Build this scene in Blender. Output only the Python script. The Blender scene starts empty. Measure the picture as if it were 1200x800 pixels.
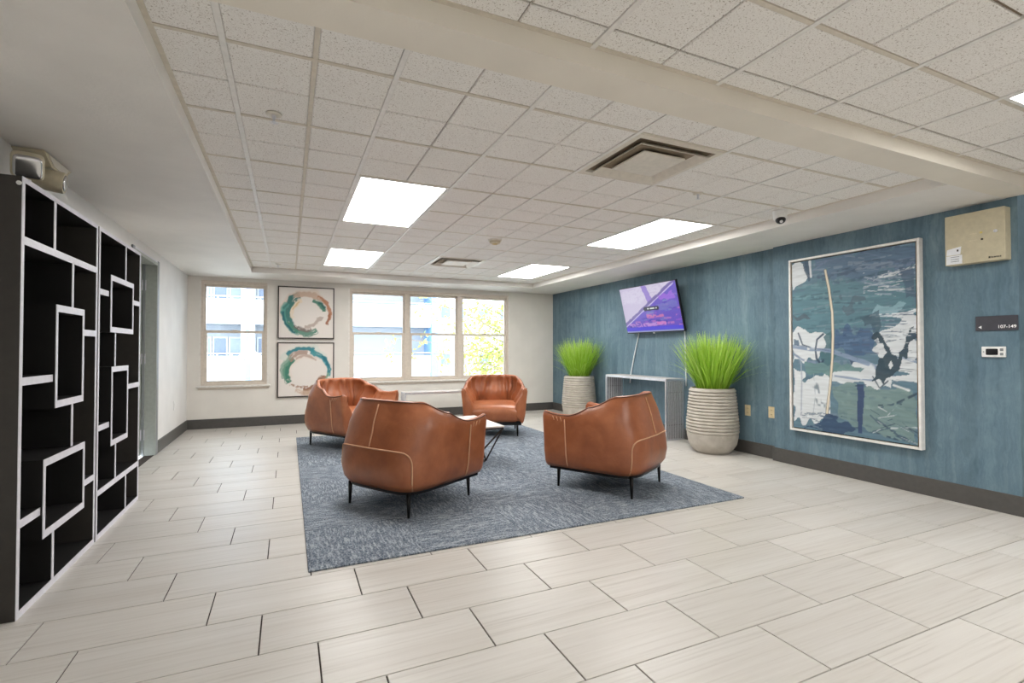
import bpy, math, random
import numpy as np
from mathutils import Vector, Matrix
random.seed(7)
sc = bpy.context.scene
C = sc.collection
PI = math.pi

# ---------------------------------------------------------------- camera
F_PX, YAW, PITCH, CAM_H = 581.49, math.radians(24.279), math.radians(0.927), 1.12
cam = bpy.data.cameras.new('camera')
cam.sensor_width = 36.0
cam.lens = F_PX / 1200.0 * 36.0
cam.clip_start = 0.05
cam.clip_end = 300
cam_o = bpy.data.objects.new('camera', cam)
C.objects.link(cam_o)
cam_o.location = (0, 0, CAM_H)
cam_o.rotation_euler = (PI / 2 + PITCH, 0, -YAW)
sc.camera = cam_o

# ---------------------------------------------------------------- world, exposure
world = bpy.data.worlds.new('sky')
sc.world = world
world.use_nodes = True
wb = world.node_tree.nodes['Background']
wb.inputs['Color'].default_value = (0.86, 0.94, 1.0, 1)
wb.inputs['Strength'].default_value = 6.6
sc.view_settings.view_transform = 'Standard'
sc.view_settings.look = 'None'
sc.view_settings.exposure = 0.5
sc.view_settings.gamma = 1.0
sc.view_settings.use_curve_mapping = False
PANEL_L = 13.0          # radiance of the ceiling light panels

# ---------------------------------------------------------------- helpers
def lin(r, g, b):
    def f(c):
        c /= 255.0
        return c / 12.92 if c <= 0.04045 else ((c + 0.055) / 1.055) ** 2.4
    return (f(r), f(g), f(b), 1.0)

def ray(u, v):
    a = (u - 600) / F_PX; b = (400 - v) / F_PX
    cp, sp, c, s = math.cos(PITCH), math.sin(PITCH), math.cos(YAW), math.sin(YAW)
    Fw = cp - sp * b; z = sp + cp * b
    return (c * a + s * Fw, -s * a + c * Fw, z)

def on_plane(u, v, axis, val):
    d = ray(u, v); o = (0, 0, CAM_H)
    t = (val - o[axis]) / d[axis]
    return Vector((o[0] + t * d[0], o[1] + t * d[1], o[2] + t * d[2]))

class MB:
    """collects faces; build() links them as ONE mesh object"""
    def __init__(s): s.v = []; s.f = []
    def add(s, vs, fs):
        o = len(s.v); s.v += [tuple(p) for p in vs]; s.f += [tuple(i + o for i in f) for f in fs]; return s
    def box(s, x0, x1, y0, y1, z0, z1):
        return s.add([(x0,y0,z0),(x1,y0,z0),(x1,y1,z0),(x0,y1,z0),(x0,y0,z1),(x1,y0,z1),(x1,y1,z1),(x0,y1,z1)],
              [(0,3,2,1),(4,5,6,7),(0,1,5,4),(1,2,6,5),(2,3,7,6),(3,0,4,7)])
    def cbox(s, x0, x1, y0, y1, z0, z1, c=.004):
        """box with chamfered edges"""
        vs = []; 
        X, Y, Z = (x0, x1), (y0, y1), (z0, z1)
        idx = {}
        for i in (0,1):
            for j in (0,1):
                for k in (0,1):
                    sx, sy, sz = (1,-1)[i], (1,-1)[j], (1,-1)[k]
                    for ax in range(3):
                        p = [X[i], Y[j], Z[k]]
                        for b_, sg in enumerate((sx, sy, sz)):
                            if b_ != ax: p[b_] += sg * c
                        idx[(i,j,k,ax)] = len(vs); vs.append(tuple(p))
        fs = []
        # vertex tagged ax lies on the face normal to ... the two inset axes are the others
        for ax in range(3):
            o = [a for a in range(3) if a != ax]
            for side in (0,1):
                q = []
                for (a_, b_) in ((0,0),(1,0),(1,1),(0,1)):
                    t = [0,0,0]; t[ax] = side; t[o[0]] = a_; t[o[1]] = b_
                    q.append(idx[(t[0],t[1],t[2],ax)])
                fs.append(tuple(q))
        for ax in range(3):
            o = [a for a in range(3) if a != ax]
            for a_ in (0,1):
                for b_ in (0,1):
                    t0 = [0,0,0]; t0[o[0]] = a_; t0[o[1]] = b_
                    t1 = list(t0); t1[ax] = 1
                    fs.append((idx[(*t0,o[0])], idx[(*t0,o[1])], idx[(*t1,o[1])], idx[(*t1,o[0])]))
        for i in (0,1):
            for j in (0,1):
                for k in (0,1): fs.append(tuple(idx[(i,j,k,a)] for a in range(3)))
        return s.add(vs, fs)
    def tube(s, pts, r, n=8, cap=True, r1=None):
        pts = [Vector(p) for p in pts]; N = len(pts); rings = []
        up = None
        for i, p in enumerate(pts):
            d = (pts[min(i+1,N-1)] - pts[max(i-1,0)]).normalized()
            if up is None:
                up = Vector((0,0,1)) if abs(d.z) < .9 else Vector((1,0,0))
            a = d.cross(up)
            if a.length < 1e-6: a = d.cross(Vector((1,0,0)))
            a.normalize(); b = a.cross(d).normalized(); up = b
            rr = r if r1 is None else r + (r1 - r) * i / (N-1)
            rings.append([p + a*rr*math.cos(2*PI*k/n) + b*rr*math.sin(2*PI*k/n) for k in range(n)])
        vs = [q for R in rings for q in R]; fs = []
        for i in range(N-1):
            for k in range(n):
                fs.append((i*n+k, i*n+(k+1)%n, (i+1)*n+(k+1)%n, (i+1)*n+k))
        if cap: fs += [tuple(range(n))[::-1], tuple(range((N-1)*n, N*n))]
        return s.add(vs, fs)
    def lathe(s, prof, n=32, c=(0,0,0), axis='z', cap=True):
        vs = []; fs = []
        for (r, z) in prof:
            for k in range(n):
                a = 2*PI*k/n; x, y = r*math.cos(a), r*math.sin(a)
                p = (x,y,z) if axis == 'z' else ((z,x,y) if axis == 'x' else (x,z,y))
                vs.append((c[0]+p[0], c[1]+p[1], c[2]+p[2]))
        m = len(prof)
        for i in range(m-1):
            for k in range(n): fs.append((i*n+k, i*n+(k+1)%n, (i+1)*n+(k+1)%n, (i+1)*n+k))
        if cap: fs += [tuple(range(n))[::-1], tuple(range((m-1)*n, m*n))]
        return s.add(vs, fs)
    def prism(s, poly, axis, a, b):
        """polygon of (p,q) extruded along axis from a to b"""
        n = len(poly)
        def P(p, q, t): return (t,p,q) if axis == 0 else ((p,t,q) if axis == 1 else (p,q,t))
        return s.add([P(p,q,a) for p,q in poly] + [P(p,q,b) for p,q in poly],
            [tuple(range(n)), tuple(range(n,2*n))[::-1]] + [(i,(i+1)%n,n+(i+1)%n,n+i) for i in range(n)])
    def superquad(s, c, r, e1=.5, e2=.5, nu=28, nv=16):
        def pw(x, e): return math.copysign(abs(x)**e, x)
        vs = []; fs = []
        for j in range(1, nv):
            ph = -PI/2 + PI*j/nv
            for i in range(nu):
                th = 2*PI*i/nu
                vs.append((c[0]+r[0]*pw(math.cos(ph),e1)*pw(math.cos(th),e2), c[1]+r[1]*pw(math.cos(ph),e1)*pw(math.sin(th),e2), c[2]+r[2]*pw(math.sin(ph),e1)))
        for j in range(nv-2):
            for i in range(nu): fs.append((j*nu+i, j*nu+(i+1)%nu, (j+1)*nu+(i+1)%nu, (j+1)*nu+i))
        b = len(vs); vs += [(c[0],c[1],c[2]-r[2]), (c[0],c[1],c[2]+r[2])]
        for i in range(nu):
            fs.append((b,(i+1)%nu,i)); fs.append((b+1,(nv-2)*nu+i,(nv-2)*nu+(i+1)%nu))
        return s.add(vs, fs)
    def mesh(s, name, mat=None, smooth=False):
        import bmesh
        me = bpy.data.meshes.new(name)
        me.from_pydata(s.v, [], s.f)
        bm = bmesh.new(); bm.from_mesh(me)
        bmesh.ops.recalc_face_normals(bm, faces=bm.faces[:]); bm.to_mesh(me); bm.free()
        if smooth: me.polygons.foreach_set('use_smooth', [True]*len(me.polygons))
        if mat: me.materials.append(mat)
        return me
    def build(s, name, mat, parent=None, smooth=False, loc=None, angle=None):
        me = s.mesh(name, mat, smooth or angle is not None)
        if angle is not None:
            me.set_sharp_from_angle(angle=math.radians(angle))
        return link(name, me, parent, loc)

def link(name, me, parent=None, loc=None):
    o = bpy.data.objects.new(name, me); C.objects.link(o)
    if parent is not None: o.parent = parent
    if loc is not None: o.location = loc
    return o
def thing(name, label, cat, loc=(0,0,0), rz=0, group=None):
    o = bpy.data.objects.new(name, None); C.objects.link(o)
    o.empty_display_size = .1
    o.location = loc; o.rotation_euler = (0,0,rz)
    return tag(o, label, cat, group)
def tag(o, label, cat, group=None):
    o['label'] = label; o['category'] = cat
    if group: o['group'] = group
    return o
def struct(o, label=None):
    o['kind'] = 'structure'
    if label: o['label'] = label
    return o
def setting(name, label=None, loc=(0,0,0)):
    o = bpy.data.objects.new(name, None); C.objects.link(o); o.location = loc; o.empty_display_size = .1
    return struct(o, label)
def copy_tree(o, parent=None):
    c = o.copy(); C.objects.link(c); c.parent = parent
    for ch in list(o.children): copy_tree(ch, c)
    return c

# ---------------------------------------------------------------- materials
class NT:
    def __init__(s, name):
        s.m = bpy.data.materials.new(name); s.m.use_nodes = True
        s.t = s.m.node_tree; s.n = s.t.nodes; s.b = s.n['Principled BSDF']
    def new(s, t, **kw):
        n = s.n.new(t)
        for k, v in kw.items(): setattr(n, k, v)
        return n
    def link(s, a, b): s.t.links.new(a, b)
    def coords(s, scale=(1,1,1), kind='Object', rand=False):
        tc = s.new('ShaderNodeTexCoord'); mp = s.new('ShaderNodeMapping')
        mp.inputs['Scale'].default_value = scale
        s.link(tc.outputs[kind], mp.inputs['Vector'])
        if rand:
            oi = s.new('ShaderNodeObjectInfo'); mu = s.new('ShaderNodeVectorMath', operation='SCALE')
            cb = s.new('ShaderNodeCombineXYZ')
            for k in range(3): s.link(oi.outputs['Random'], cb.inputs[k])
            s.link(cb.outputs[0], mu.inputs[0]); mu.inputs['Scale'].default_value = 57.0
            s.link(mu.outputs[0], mp.inputs['Location'])
        return mp.outputs[0]
    def noise(s, vec, scale=5, detail=3, rough=.5, dist=0):
        n = s.new('ShaderNodeTexNoise'); n.inputs['Scale'].default_value = scale
        n.inputs['Detail'].default_value = detail; n.inputs['Roughness'].default_value = rough
        n.inputs['Distortion'].default_value = dist
        s.link(vec, n.inputs['Vector']); return n.outputs['Fac']
    def ramp(s, fac, stops, interp='LINEAR'):
        r = s.new('ShaderNodeValToRGB'); r.color_ramp.interpolation = interp
        e = r.color_ramp.elements
        e[0].position, e[0].color = stops[0]
        e[1].position, e[1].color = stops[1]
        for p, c in stops[2:]:
            x = e.new(p); x.color = c
        s.link(fac, r.inputs['Fac']); return r.outputs['Color']
    def mix(s, fac, a, b, blend='MIX'):
        m = s.new('ShaderNodeMix', data_type='RGBA', blend_type=blend)
        if isinstance(fac, (int, float)): m.inputs[0].default_value = fac
        else: s.link(fac, m.inputs[0])
        for i, x in ((6, a), (7, b)):
            if isinstance(x, tuple): m.inputs[i].default_value = x
            else: s.link(x, m.inputs[i])
        return m.outputs[2]
    def bump(s, h, strength=.2, dist=.01):
        b = s.new('ShaderNodeBump'); b.inputs['Strength'].default_value = strength; b.inputs['Distance'].default_value = dist
        s.link(h, b.inputs['Height']); s.link(b.outputs[0], s.b.inputs['Normal'])
    def set(s, color=None, rough=None, metal=None, spec=None, coat=None):
        if color is not None:
            if isinstance(color, tuple): s.b.inputs['Base Color'].default_value = color
            else: s.link(color, s.b.inputs['Base Color'])
        if rough is not None:
            if isinstance(rough, (int, float)): s.b.inputs['Roughness'].default_value = rough
            else: s.link(rough, s.b.inputs['Roughness'])
        if metal is not None: s.b.inputs['Metallic'].default_value = metal
        if spec is not None: s.b.inputs['Specular IOR Level'].default_value = spec
        if coat is not None: s.b.inputs['Coat Weight'].default_value = coat
        return s.m

def plain(name, col, rough=.5, metal=0, spec=.5, var=.06, scale=30):
    n = NT(name); v = n.coords()
    f = n.noise(v, scale, 2)
    a = tuple(c*(1-var) for c in col[:3]) + (1,); b = tuple(min(1,c*(1+var)) for c in col[:3]) + (1,)
    return n.set(n.ramp(f, [(.3,a),(.7,b)]), rough, metal, spec)
def painted(name, col, bump=.15, scale=160, rough=.65, var=.04):
    n = NT(name); v = n.coords()
    f = n.noise(v, 3, 3); a = tuple(c*(1-var) for c in col[:3])+(1,); b = tuple(min(1,c*(1+var)) for c in col[:3])+(1,)
    n.bump(n.noise(v, scale, 3, .6), bump, .004)
    return n.set(n.ramp(f, [(.3,a),(.7,b)]), rough, 0, .35)

M = {}
M['wall_white'] = painted('white_wall_paint', lin(232,231,229))
M['wall_back'] = painted('warm_grey_wall_paint', lin(226,222,215))
M['soffit'] = painted('soffit_paint', lin(234,231,226), .45, 55, .6)
M['beam'] = painted('beam_paint', lin(232,226,214), .2, 90, .55)
M['base'] = plain('charcoal_baseboard', lin(82,80,78), .45, 0, .4)
M['grout'] = plain('dark_grout', lin(58,50,46), .9)
M['window'] = plain('beige_window_frame', lin(214,203,190), .4)
M['sill'] = plain('sill_white', lin(228,224,218), .4)
M['white_edge'] = plain('white_laminate_edge', lin(214,213,222), .35)
M['black'] = plain('black_laminate', lin(30,29,29), .45, 0, .35)
M['dark_side'] = plain('charcoal_laminate', lin(58,55,52), .4, 0, .35)
M['leg'] = plain('black_metal', lin(24,23,24), .35, .6)
M['chrome'] = plain('brushed_chrome', lin(222,223,228), .28, .75)
M['jamb'] = plain('grey_door_frame', lin(166,171,165), .4)
M['jamb_dark'] = plain('grey_frame_face', lin(138,142,144), .4)
M['pic_frame'] = plain('dark_wood_frame', lin(52,40,36), .4)
M['art_frame'] = plain('white_wood_frame', lin(232,230,226), .4)
M['gold'] = plain('gold_lip', lin(176,140,96), .4, .3)
M['cream_plastic'] = plain('cream_plastic', lin(222,205,165), .4)
M['slot'] = plain('dark_slot', lin(55,45,35), .6)
M['white_plastic'] = plain('white_plastic', lin(236,236,234), .35)
M['tan_metal'] = plain('beige_enamel', lin(196,187,160), .45)
M['em_beige'] = plain('beige_fixture_plastic', lin(208,198,172), .45)
M['silver'] = plain('silver_reflector', lin(205,205,205), .18, .9)
M['sign'] = plain('dark_sign_plate', lin(62,62,70), .5)
M['print_white'] = plain('white_print', lin(240,240,240), .6)
M['print_dark'] = plain('dark_print', lin(60,55,48), .6)
M['sticker'] = plain('paper_sticker', lin(232,234,238), .6)
M['yellow_led'] = plain('yellow_indicator', lin(225,205,110), .4)
M['cord'] = plain('white_cord', lin(226,230,234), .45)
M['seam'] = plain('tan_stitching', lin(206,160,126), .6)
M['piping'] = plain('dark_leather_piping', lin(92,54,38), .45)
M['soil'] = plain('brown_soil', lin(125,98,82), .95)
M['marble'] = plain('pale_stone_top', lin(222,214,208), .25, 0, .5, .05, 8)
M['table_metal'] = plain('dark_bronze_metal', lin(58,50,44), .35, .8)
M['bezel'] = plain('black_bezel', lin(20,20,24), .3)
M['tbar'] = plain('white_ceiling_grid', lin(232,230,226), .45)
M['tbar_beige'] = plain('beige_ceiling_grid', lin(214,206,192), .5)
M['void'] = plain('dark_plenum', lin(138,124,106), .9)
M['duct'] = plain('dark_duct', lin(40,36,32), .8)
M['grille'] = plain('off_white_grille', lin(222,216,204), .45)
M['smoke'] = plain('smoked_panel', lin(74,76,80), .3)
M['steel'] = plain('satin_steel', lin(214,214,218), .35, .35)
M['brass'] = plain('brass', lin(190,165,110), .3, .9)

def floor_tile_mat():
    n = NT('travertine_look_floor_tile')
    v = n.coords((1.1, 42, 42), rand=True)
    f1 = n.noise(v, 1.6, 5, .62, .35)
    v2 = n.coords((.35, 5, 5), rand=True)
    f2 = n.noise(v2, 1.4, 2, .5, .2)
    c1 = n.ramp(f1, [(.25, lin(174,165,156)), (.75, lin(226,222,216)), (.45, lin(212,206,199))])
    c2 = n.ramp(f2, [(.3, lin(205,199,191)), (.7, lin(224,221,216))])
    c = n.mix(.45, c1, c2)
    oi = n.new('ShaderNodeObjectInfo')
    r = n.ramp(oi.outputs['Random'], [(0, (.79,.79,.79,1)), (1, (.86,.86,.86,1))])
    c = n.mix(1.0, c, r, 'MULTIPLY')
    n.bump(f1, .05, .002)
    return n.set(c, n.ramp(f1, [(.2,(.42,)*3+(1,)), (.8,(.3,)*3+(1,))]), 0, .45)
M['tile'] = floor_tile_mat()

def ceiling_tile_mat():
    n = NT('fissured_acoustic_tile')
    v = n.coords((1,1,1), rand=True)
    f = n.noise(v, 170, 3, .6, .5)
    g = n.noise(v, 330, 2, .5)
    c = n.ramp(f, [(.30, lin(160,148,136)), (.43, lin(243,241,237))])
    c2 = n.ramp(g, [(.30, lin(206,200,192)), (.42, lin(255,255,255))])
    c = n.mix(.5, c, n.mix(1, c, c2, 'MULTIPLY'))
    n.bump(f, .35, .003)
    return n.set(c, .9, 0, .15)
M['ctile'] = ceiling_tile_mat()

def blue_wall_mat():
    n = NT('blue_streaked_wallpaper')
    def warped(scale, ws, amt):
        tc = n.new('ShaderNodeTexCoord'); nz = n.new('ShaderNodeTexNoise')
        nz.inputs['Scale'].default_value = ws; nz.inputs['Detail'].default_value = 3
        n.link(tc.outputs['Object'], nz.inputs['Vector'])
        sub = n.new('ShaderNodeVectorMath', operation='SUBTRACT'); sub.inputs[1].default_value = (.5,.5,.5)
        n.link(nz.outputs['Color'], sub.inputs[0])
        scl = n.new('ShaderNodeVectorMath', operation='SCALE'); scl.inputs['Scale'].default_value = amt
        n.link(sub.outputs[0], scl.inputs[0])
        add = n.new('ShaderNodeVectorMath', operation='ADD')
        n.link(tc.outputs['Object'], add.inputs[0]); n.link(scl.outputs[0], add.inputs[1])
        mp = n.new('ShaderNodeMapping'); mp.inputs['Scale'].default_value = scale
        n.link(add.outputs[0], mp.inputs['Vector']); return mp.outputs[0]
    f = n.noise(warped((4.2,4.2,.30), 7, .10), 1.5, 3, .55)
    g = n.noise(warped((11,11,.45), 12, .05), 1.6, 3, .6)
    h = n.noise(n.coords(), 2.6, 5, .65, .6)
    c = n.ramp(f, [(.34, lin(70,94,108)), (.46, lin(96,122,138)), (.50, lin(84,109,124)), (.60, lin(112,138,152)), (.64, lin(98,124,139)), (.76, lin(148,170,180))])
    c2 = n.ramp(g, [(.34, lin(78,102,117)), (.50, lin(112,137,150)), (.54, lin(92,117,132)), (.70, lin(138,160,170))])
    c3 = n.ramp(h, [(.35, lin(78,101,116)), (.68, lin(132,154,163))])
    c = n.mix(.42, c, c2); c = n.mix(.30, c, c3)
    n.bump(g, .08, .003)
    return n.set(c, .6, 0, .3)
M['blue'] = blue_wall_mat()

def leather_mat():
    n = NT('cognac_leather'); v = n.coords((1,1,1), rand=True)
    f = n.noise(v, 7, 5, .6, .4); g = n.noise(v, 260, 3, .6); s = n.noise(v, 2.2, 3, .6, 1.0)
    c = n.ramp(f, [(.25, lin(136,78,48)), (.5, lin(160,94,58)), (.8, lin(184,116,76))])
    c = n.mix(.3, c, n.ramp(s, [(.3, lin(124,68,42)), (.7, lin(184,112,72))]))
    w = n.noise(v, 9, 3, .55, .8)
    ad = n.new('ShaderNodeMath', operation='MULTIPLY_ADD'); ad.inputs[1].default_value = .12
    n.link(g, ad.inputs[0]); n.link(w, ad.inputs[2])
    n.bump(ad.outputs[0], .35, .008)
    return n.set(c, n.ramp(f, [(.2,(.30,)*3+(1,)), (.8,(.42,)*3+(1,))]), 0, .6)
M['leather'] = leather_mat()

def carpet_mat():
    n = NT('blue_grey_carpet')
    v = n.coords((1,1,1), rand=True)
    vs = n.coords((70, 12, 1), rand=True)
    f = n.noise(vs, 1.0, 4, .7)
    vb = n.coords((6, 2.0, 1), rand=True)
    b = n.noise(vb, 1.0, 3, .6)
    g = n.noise(v, 110, 3, .65)
    c = n.ramp(f, [(.40, lin(54,64,80)), (.50, lin(88,100,116)), (.60, lin(196,202,208))])
    c2 = n.ramp(b, [(.35, lin(70,82,100)), (.68, lin(128,140,152))])
    c = n.mix(.4, c, c2)
    c = n.mix(.45, c, n.ramp(g, [(.38, lin(50,60,76)), (.64, lin(186,192,198))]))
    n.bump(g, .6, .006)
    return n.set(c, .95, 0, .1)
M['carpet'] = carpet_mat()

def pot_mat():
    n = NT('sandy_concrete'); v = n.coords(rand=True)
    f = n.noise(v, 12, 4); g = n.noise(v, 300, 2)
    c = n.ramp(f, [(.3, lin(172,165,154)), (.7, lin(190,184,174))])
    n.bump(g, .15, .003)
    return n.set(c, .8, 0, .25)
M['pot'] = pot_mat()

def grass_mat():
    n = NT('artificial_grass'); 
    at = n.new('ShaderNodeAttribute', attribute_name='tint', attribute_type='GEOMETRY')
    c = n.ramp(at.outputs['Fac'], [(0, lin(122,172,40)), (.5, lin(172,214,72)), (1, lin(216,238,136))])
    n.b.inputs['Subsurface Weight'].default_value = 0
    m = n.set(c, .5, 0, .3)
    tr = n.new('ShaderNodeBsdfTranslucent'); n.link(c, tr.inputs['Color'])
    mx = n.new('ShaderNodeMixShader'); mx.inputs[0].default_value = .3
    n.link(n.b.outputs[0], mx.inputs[1]); n.link(tr.outputs[0], mx.inputs[2])
    n.link(mx.outputs[0], n.n['Material Output'].inputs['Surface'])
    return m
M['grass'] = grass_mat()

def emit_mat(name, col, strength):
    n = NT(name); n.b.inputs['Base Color'].default_value = (.8,.8,.8,1)
    n.b.inputs['Emission Color'].default_value = col; n.b.inputs['Emission Strength'].default_value = strength
    return n.m
M['panel'] = emit_mat('light_diffuser', (1.0, .985, .95, 1), PANEL_L)

def vcol_mat(name, rough=.7, emit=0.0, spec=.3):
    n = NT(name)
    at = n.new('ShaderNodeVertexColor', layer_name='paint')
    if emit:
        n.b.inputs['Base Color'].default_value = (.01,.01,.012,1)
        n.link(at.outputs['Color'], n.b.inputs['Emission Color']); n.b.inputs['Emission Strength'].default_value = emit
    else: n.link(at.outputs['Color'], n.b.inputs['Base Color'])
    return n.set(None, rough, 0, spec)
M['canvas'] = vcol_mat('painted_canvas', .55)
M['screen'] = vcol_mat('television_screen', .15, .66)

def glass_mat():
    n = NT('window_glass')
    tr = n.new('ShaderNodeBsdfTransparent'); tr.inputs['Color'].default_value = (.96,.98,.98,1)
    gl = n.new('ShaderNodeBsdfGlossy'); gl.inputs['Roughness'].default_value = .02
    fr = n.new('ShaderNodeFresnel'); fr.inputs['IOR'].default_value = 1.45
    mx = n.new('ShaderNodeMixShader')
    n.link(fr.outputs[0], mx.inputs[0]); n.link(tr.outputs[0], mx.inputs[1]); n.link(gl.outputs[0], mx.inputs[2])
    n.link(mx.outputs[0], n.n['Material Output'].inputs['Surface'])
    return n.m
M['glass'] = glass_mat()

# ---------------------------------------------------------------- room dimensions (metres)
XL, YB = -1.289, 8.196            # left wall, back wall
X1, X2, YN = 4.491, 4.541, 3.496  # right wall: near face, set-back face, the step between them
Y1 = 1.64                         # where the right wall ends at the corridor
ZS, ZC = 2.157, 2.2325            # soffit and tiled ceiling
XSL, YSB, XSR = -.449, 7.497, 3.772
YF, XE = -3.2, 7.4                # wall behind the camera, corridor end
G = .3093; CX, CY = -.2222, 2.0345
BY0, BY1 = 1.53, 1.70             # ceiling beam

# ---------------------------------------------------------------- floor with its tiles
fl = MB().box(XL-.1, XE+.1, YF-.1, YB+.1, -.12, -.006).build('floor', M['grout'])
struct(fl, 'pale travertine-look plank tile floor with dark joints')
TP, TL, TY0, TX0, TS = .30554, .6124, 2.0586, -.0925, .20413
RUG = (.10, 3.14, 2.705, 6.85)
tile_cache = {}
def tile_mesh(w, d):
    k = (round(w, 3), round(d, 3))
    if k not in tile_cache:
        h, c = .007, .0012
        m = MB(); a, b = w/2, d/2
        m.add([(-a,-b,-h),(a,-b,-h),(a,b,-h),(-a,b,-h),(-a,-b,-c),(a,-b,-c),(a,b,-c),(-a,b,-c),
               (-a+c,-b+c,0),(a-c,-b+c,0),(a-c,b-c,0),(-a+c,b-c,0)],
              [(0,1,5,4),(1,2,6,5),(2,3,7,6),(3,0,4,7),(4,5,9,8),(5,6,10,9),(6,7,11,10),(7,4,8,11),(8,9,10,11)])
        tile_cache[k] = m.mesh('floor_tile', M['tile'])
    return tile_cache[k]
rest = MB(); nt = 0
for r in range(-18, 22):
    y0 = TY0 + r*TP; y1 = y0 + TP
    if y1 < YF or y0 > YB: continue
    off = TX0 - r*TS
    i0 = int(math.floor((XL - off)/TL)) - 1
    for i in range(i0, i0 + 20):
        x0 = off + i*TL; x1 = x0 + TL
        a0, a1 = max(x0+.0028, XL), min(x1-.0028, XE if y0 < Y1-.1 else X2)
        b0, b1 = max(y0+.0024, YF), min(y1-.0024, YB)
        if a1 - a0 < .02 or b1 - b0 < .02: continue
        if a0 > RUG[0]+.02 and a1 < RUG[1]-.02 and b0 > RUG[2]+.02 and b1 < RUG[3]-.02: continue
        # right edge of the picture and near edge: tiles the photo shows are single objects
        vis = b1 > .62 and (a0 + .0) < 2.05*b1 + 1.3 and a1 > -.65*b1 - .1
        if vis:
            o = link('floor_tile', tile_mesh(a1-a0, b1-b0), fl, ((a0+a1)/2, (b0+b1)/2, 0)); nt += 1
        else:
            rest.box(a0, a1, b0, b1, -.007, 0)
ro = rest.build('floor_tiling', M['tile'], fl); ro['kind'] = 'stuff'

# ---------------------------------------------------------------- walls
W1 = (-1.126, -.286, .607, 2.085)
W2 = (.884, 3.624, .609, 2.07)
wb_ = MB(); T = .22
wb_.box(XL-.2, W1[0], YB, YB+T, 0, 2.5).box(W1[1], W2[0], YB, YB+T, 0, 2.5).box(W2[1], X2+.2, YB, YB+T, 0, 2.5)
for w in (W1, W2):
    wb_.box(w[0], w[1], YB, YB+T, 0, w[2]).box(w[0], w[1], YB, YB+T, w[3], 2.5)
struct(wb_.build('wall_back', M['wall_back']), 'warm grey back wall with the windows')
DY0, DY1, DZ = 5.50, 6.40, 2.045
wl = MB().box(XL-.2, XL, YF, DY0, 0, 2.5).box(XL-.2, XL, DY1, YB, 0, 2.5).box(XL-.2, XL, DY0, DY1, DZ, 2.5)
struct(wl.build('wall_left', M['wall_white']), 'white textured left wall')
wr = MB().prism([(X1, Y1), (X1, YN), (X2, YN), (X2, YB+.2), (X2+.3, YB+.2), (X2+.3, Y1+.2), (XE, Y1+.2), (XE, Y1)], 2, 0, 2.5)
struct(wr.build('wall_right', M['blue']), 'blue streaked wallpaper wall with a shallow step')
struct(MB().box(XL-.2, XE+.2, YF-.2, YF, 0, 2.5).build('wall_front', M['wall_white']), 'white wall behind the viewer')
struct(MB().box(XE, XE+.2, YF, Y1+.2, 0, 2.5).build('wall_corridor', M['wall_white']), 'white wall at the corridor end')

# baseboards
BH, BT = .135, .014
def base(name, segs, label):
    m = MB()
    for (x0, x1, y0, y1) in segs: m.cbox(x0, x1, y0, y1, 0, BH, .003)
    struct(m.build(name, M['base']), label)
base('baseboard_back', [(XL, X2, YB-BT, YB)], 'charcoal baseboard under the windows')
base('baseboard_left', [(XL, XL+BT, DY1+.06, YB-BT), (XL, XL+BT, YF, DY0-.06)], 'charcoal baseboard of the left wall')
m = MB()
m.cbox(X1-BT, X1, Y1-BT, YN+BT, 0, BH, .003); m.cbox(X1, X2-BT, YN, YN+BT, 0, BH, .003)
m.cbox(X2-BT, X2, YN, YB-BT, 0, BH, .003); m.cbox(X1, XE, Y1-BT, Y1, 0, BH, .003)
struct(m.build('baseboard_right', M['base']), 'charcoal baseboard of the blue wall')
base('baseboard_front', [(XL, XE, YF, YF+BT)], 'charcoal baseboard behind the viewer')

# soffits, beam
struct(MB().box(XL-.2, XSL, YF, YB+.2, ZS, 2.5).build('trim_1', M['soffit']), 'lowered textured soffit along the left wall')
struct(MB().box(XSL, X2+.3, YSB, YB+.2, ZS, 2.5).build('trim_2', M['soffit']), 'lowered soffit over the windows')
struct(MB().box(XSR, X2+.3, BY1, YSB, ZS, 2.5).build('trim_3', M['soffit']), 'lowered soffit along the blue wall')
struct(MB().box(XSL, X1-.012, BY0, BY1, ZS, 2.5).build('trim_4', M['beam']), 'cream ceiling beam across the room')

# ---------------------------------------------------------------- tiled ceilings
def col_x(i): return CX + i*G
def row_y(j): return CY + j*G
ceil_cache = {}
def ctile_mesh(w, d):
    k = (round(w,3), round(d,3))
    if k not in ceil_cache:
        a, b, c, h = w/2, d/2, .004, .012
        m = MB().add([(-a,-b,h),(a,-b,h),(a,b,h),(-a,b,h),(-a,-b,c),(a,-b,c),(a,b,c),(-a,b,c),
               (-a+c,-b+c,0),(a-c,-b+c,0),(a-c,b-c,0),(-a+c,b-c,0)],
              [(0,1,5,4),(1,2,6,5),(2,3,7,6),(3,0,4,7),(4,5,9,8),(5,6,10,9),(6,7,11,10),(7,4,8,11),(8,9,10,11)])
        ceil_cache[k] = m.mesh('ceiling_tile', M['ctile'])
    return ceil_cache[k]
LIGHTS = [(2,4),(2,12),(10,4),(10,12)]     # (column, row) of the 2 x 4 cell troffers
VENTS = [(6,0),(6,12)]
NEAR_LIGHTS = [(10,-7),(10,-15),(2,-12)]  # first is in view; the others are unseen, added to brighten the foreground
taken = set()
for (i, j) in LIGHTS + NEAR_LIGHTS: taken |= {(i+a, j+b) for a in range(2) for b in range(4)}
for (i, j) in VENTS: taken |= {(i+a, j+b) for a in range(2) for b in range(2)}

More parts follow.
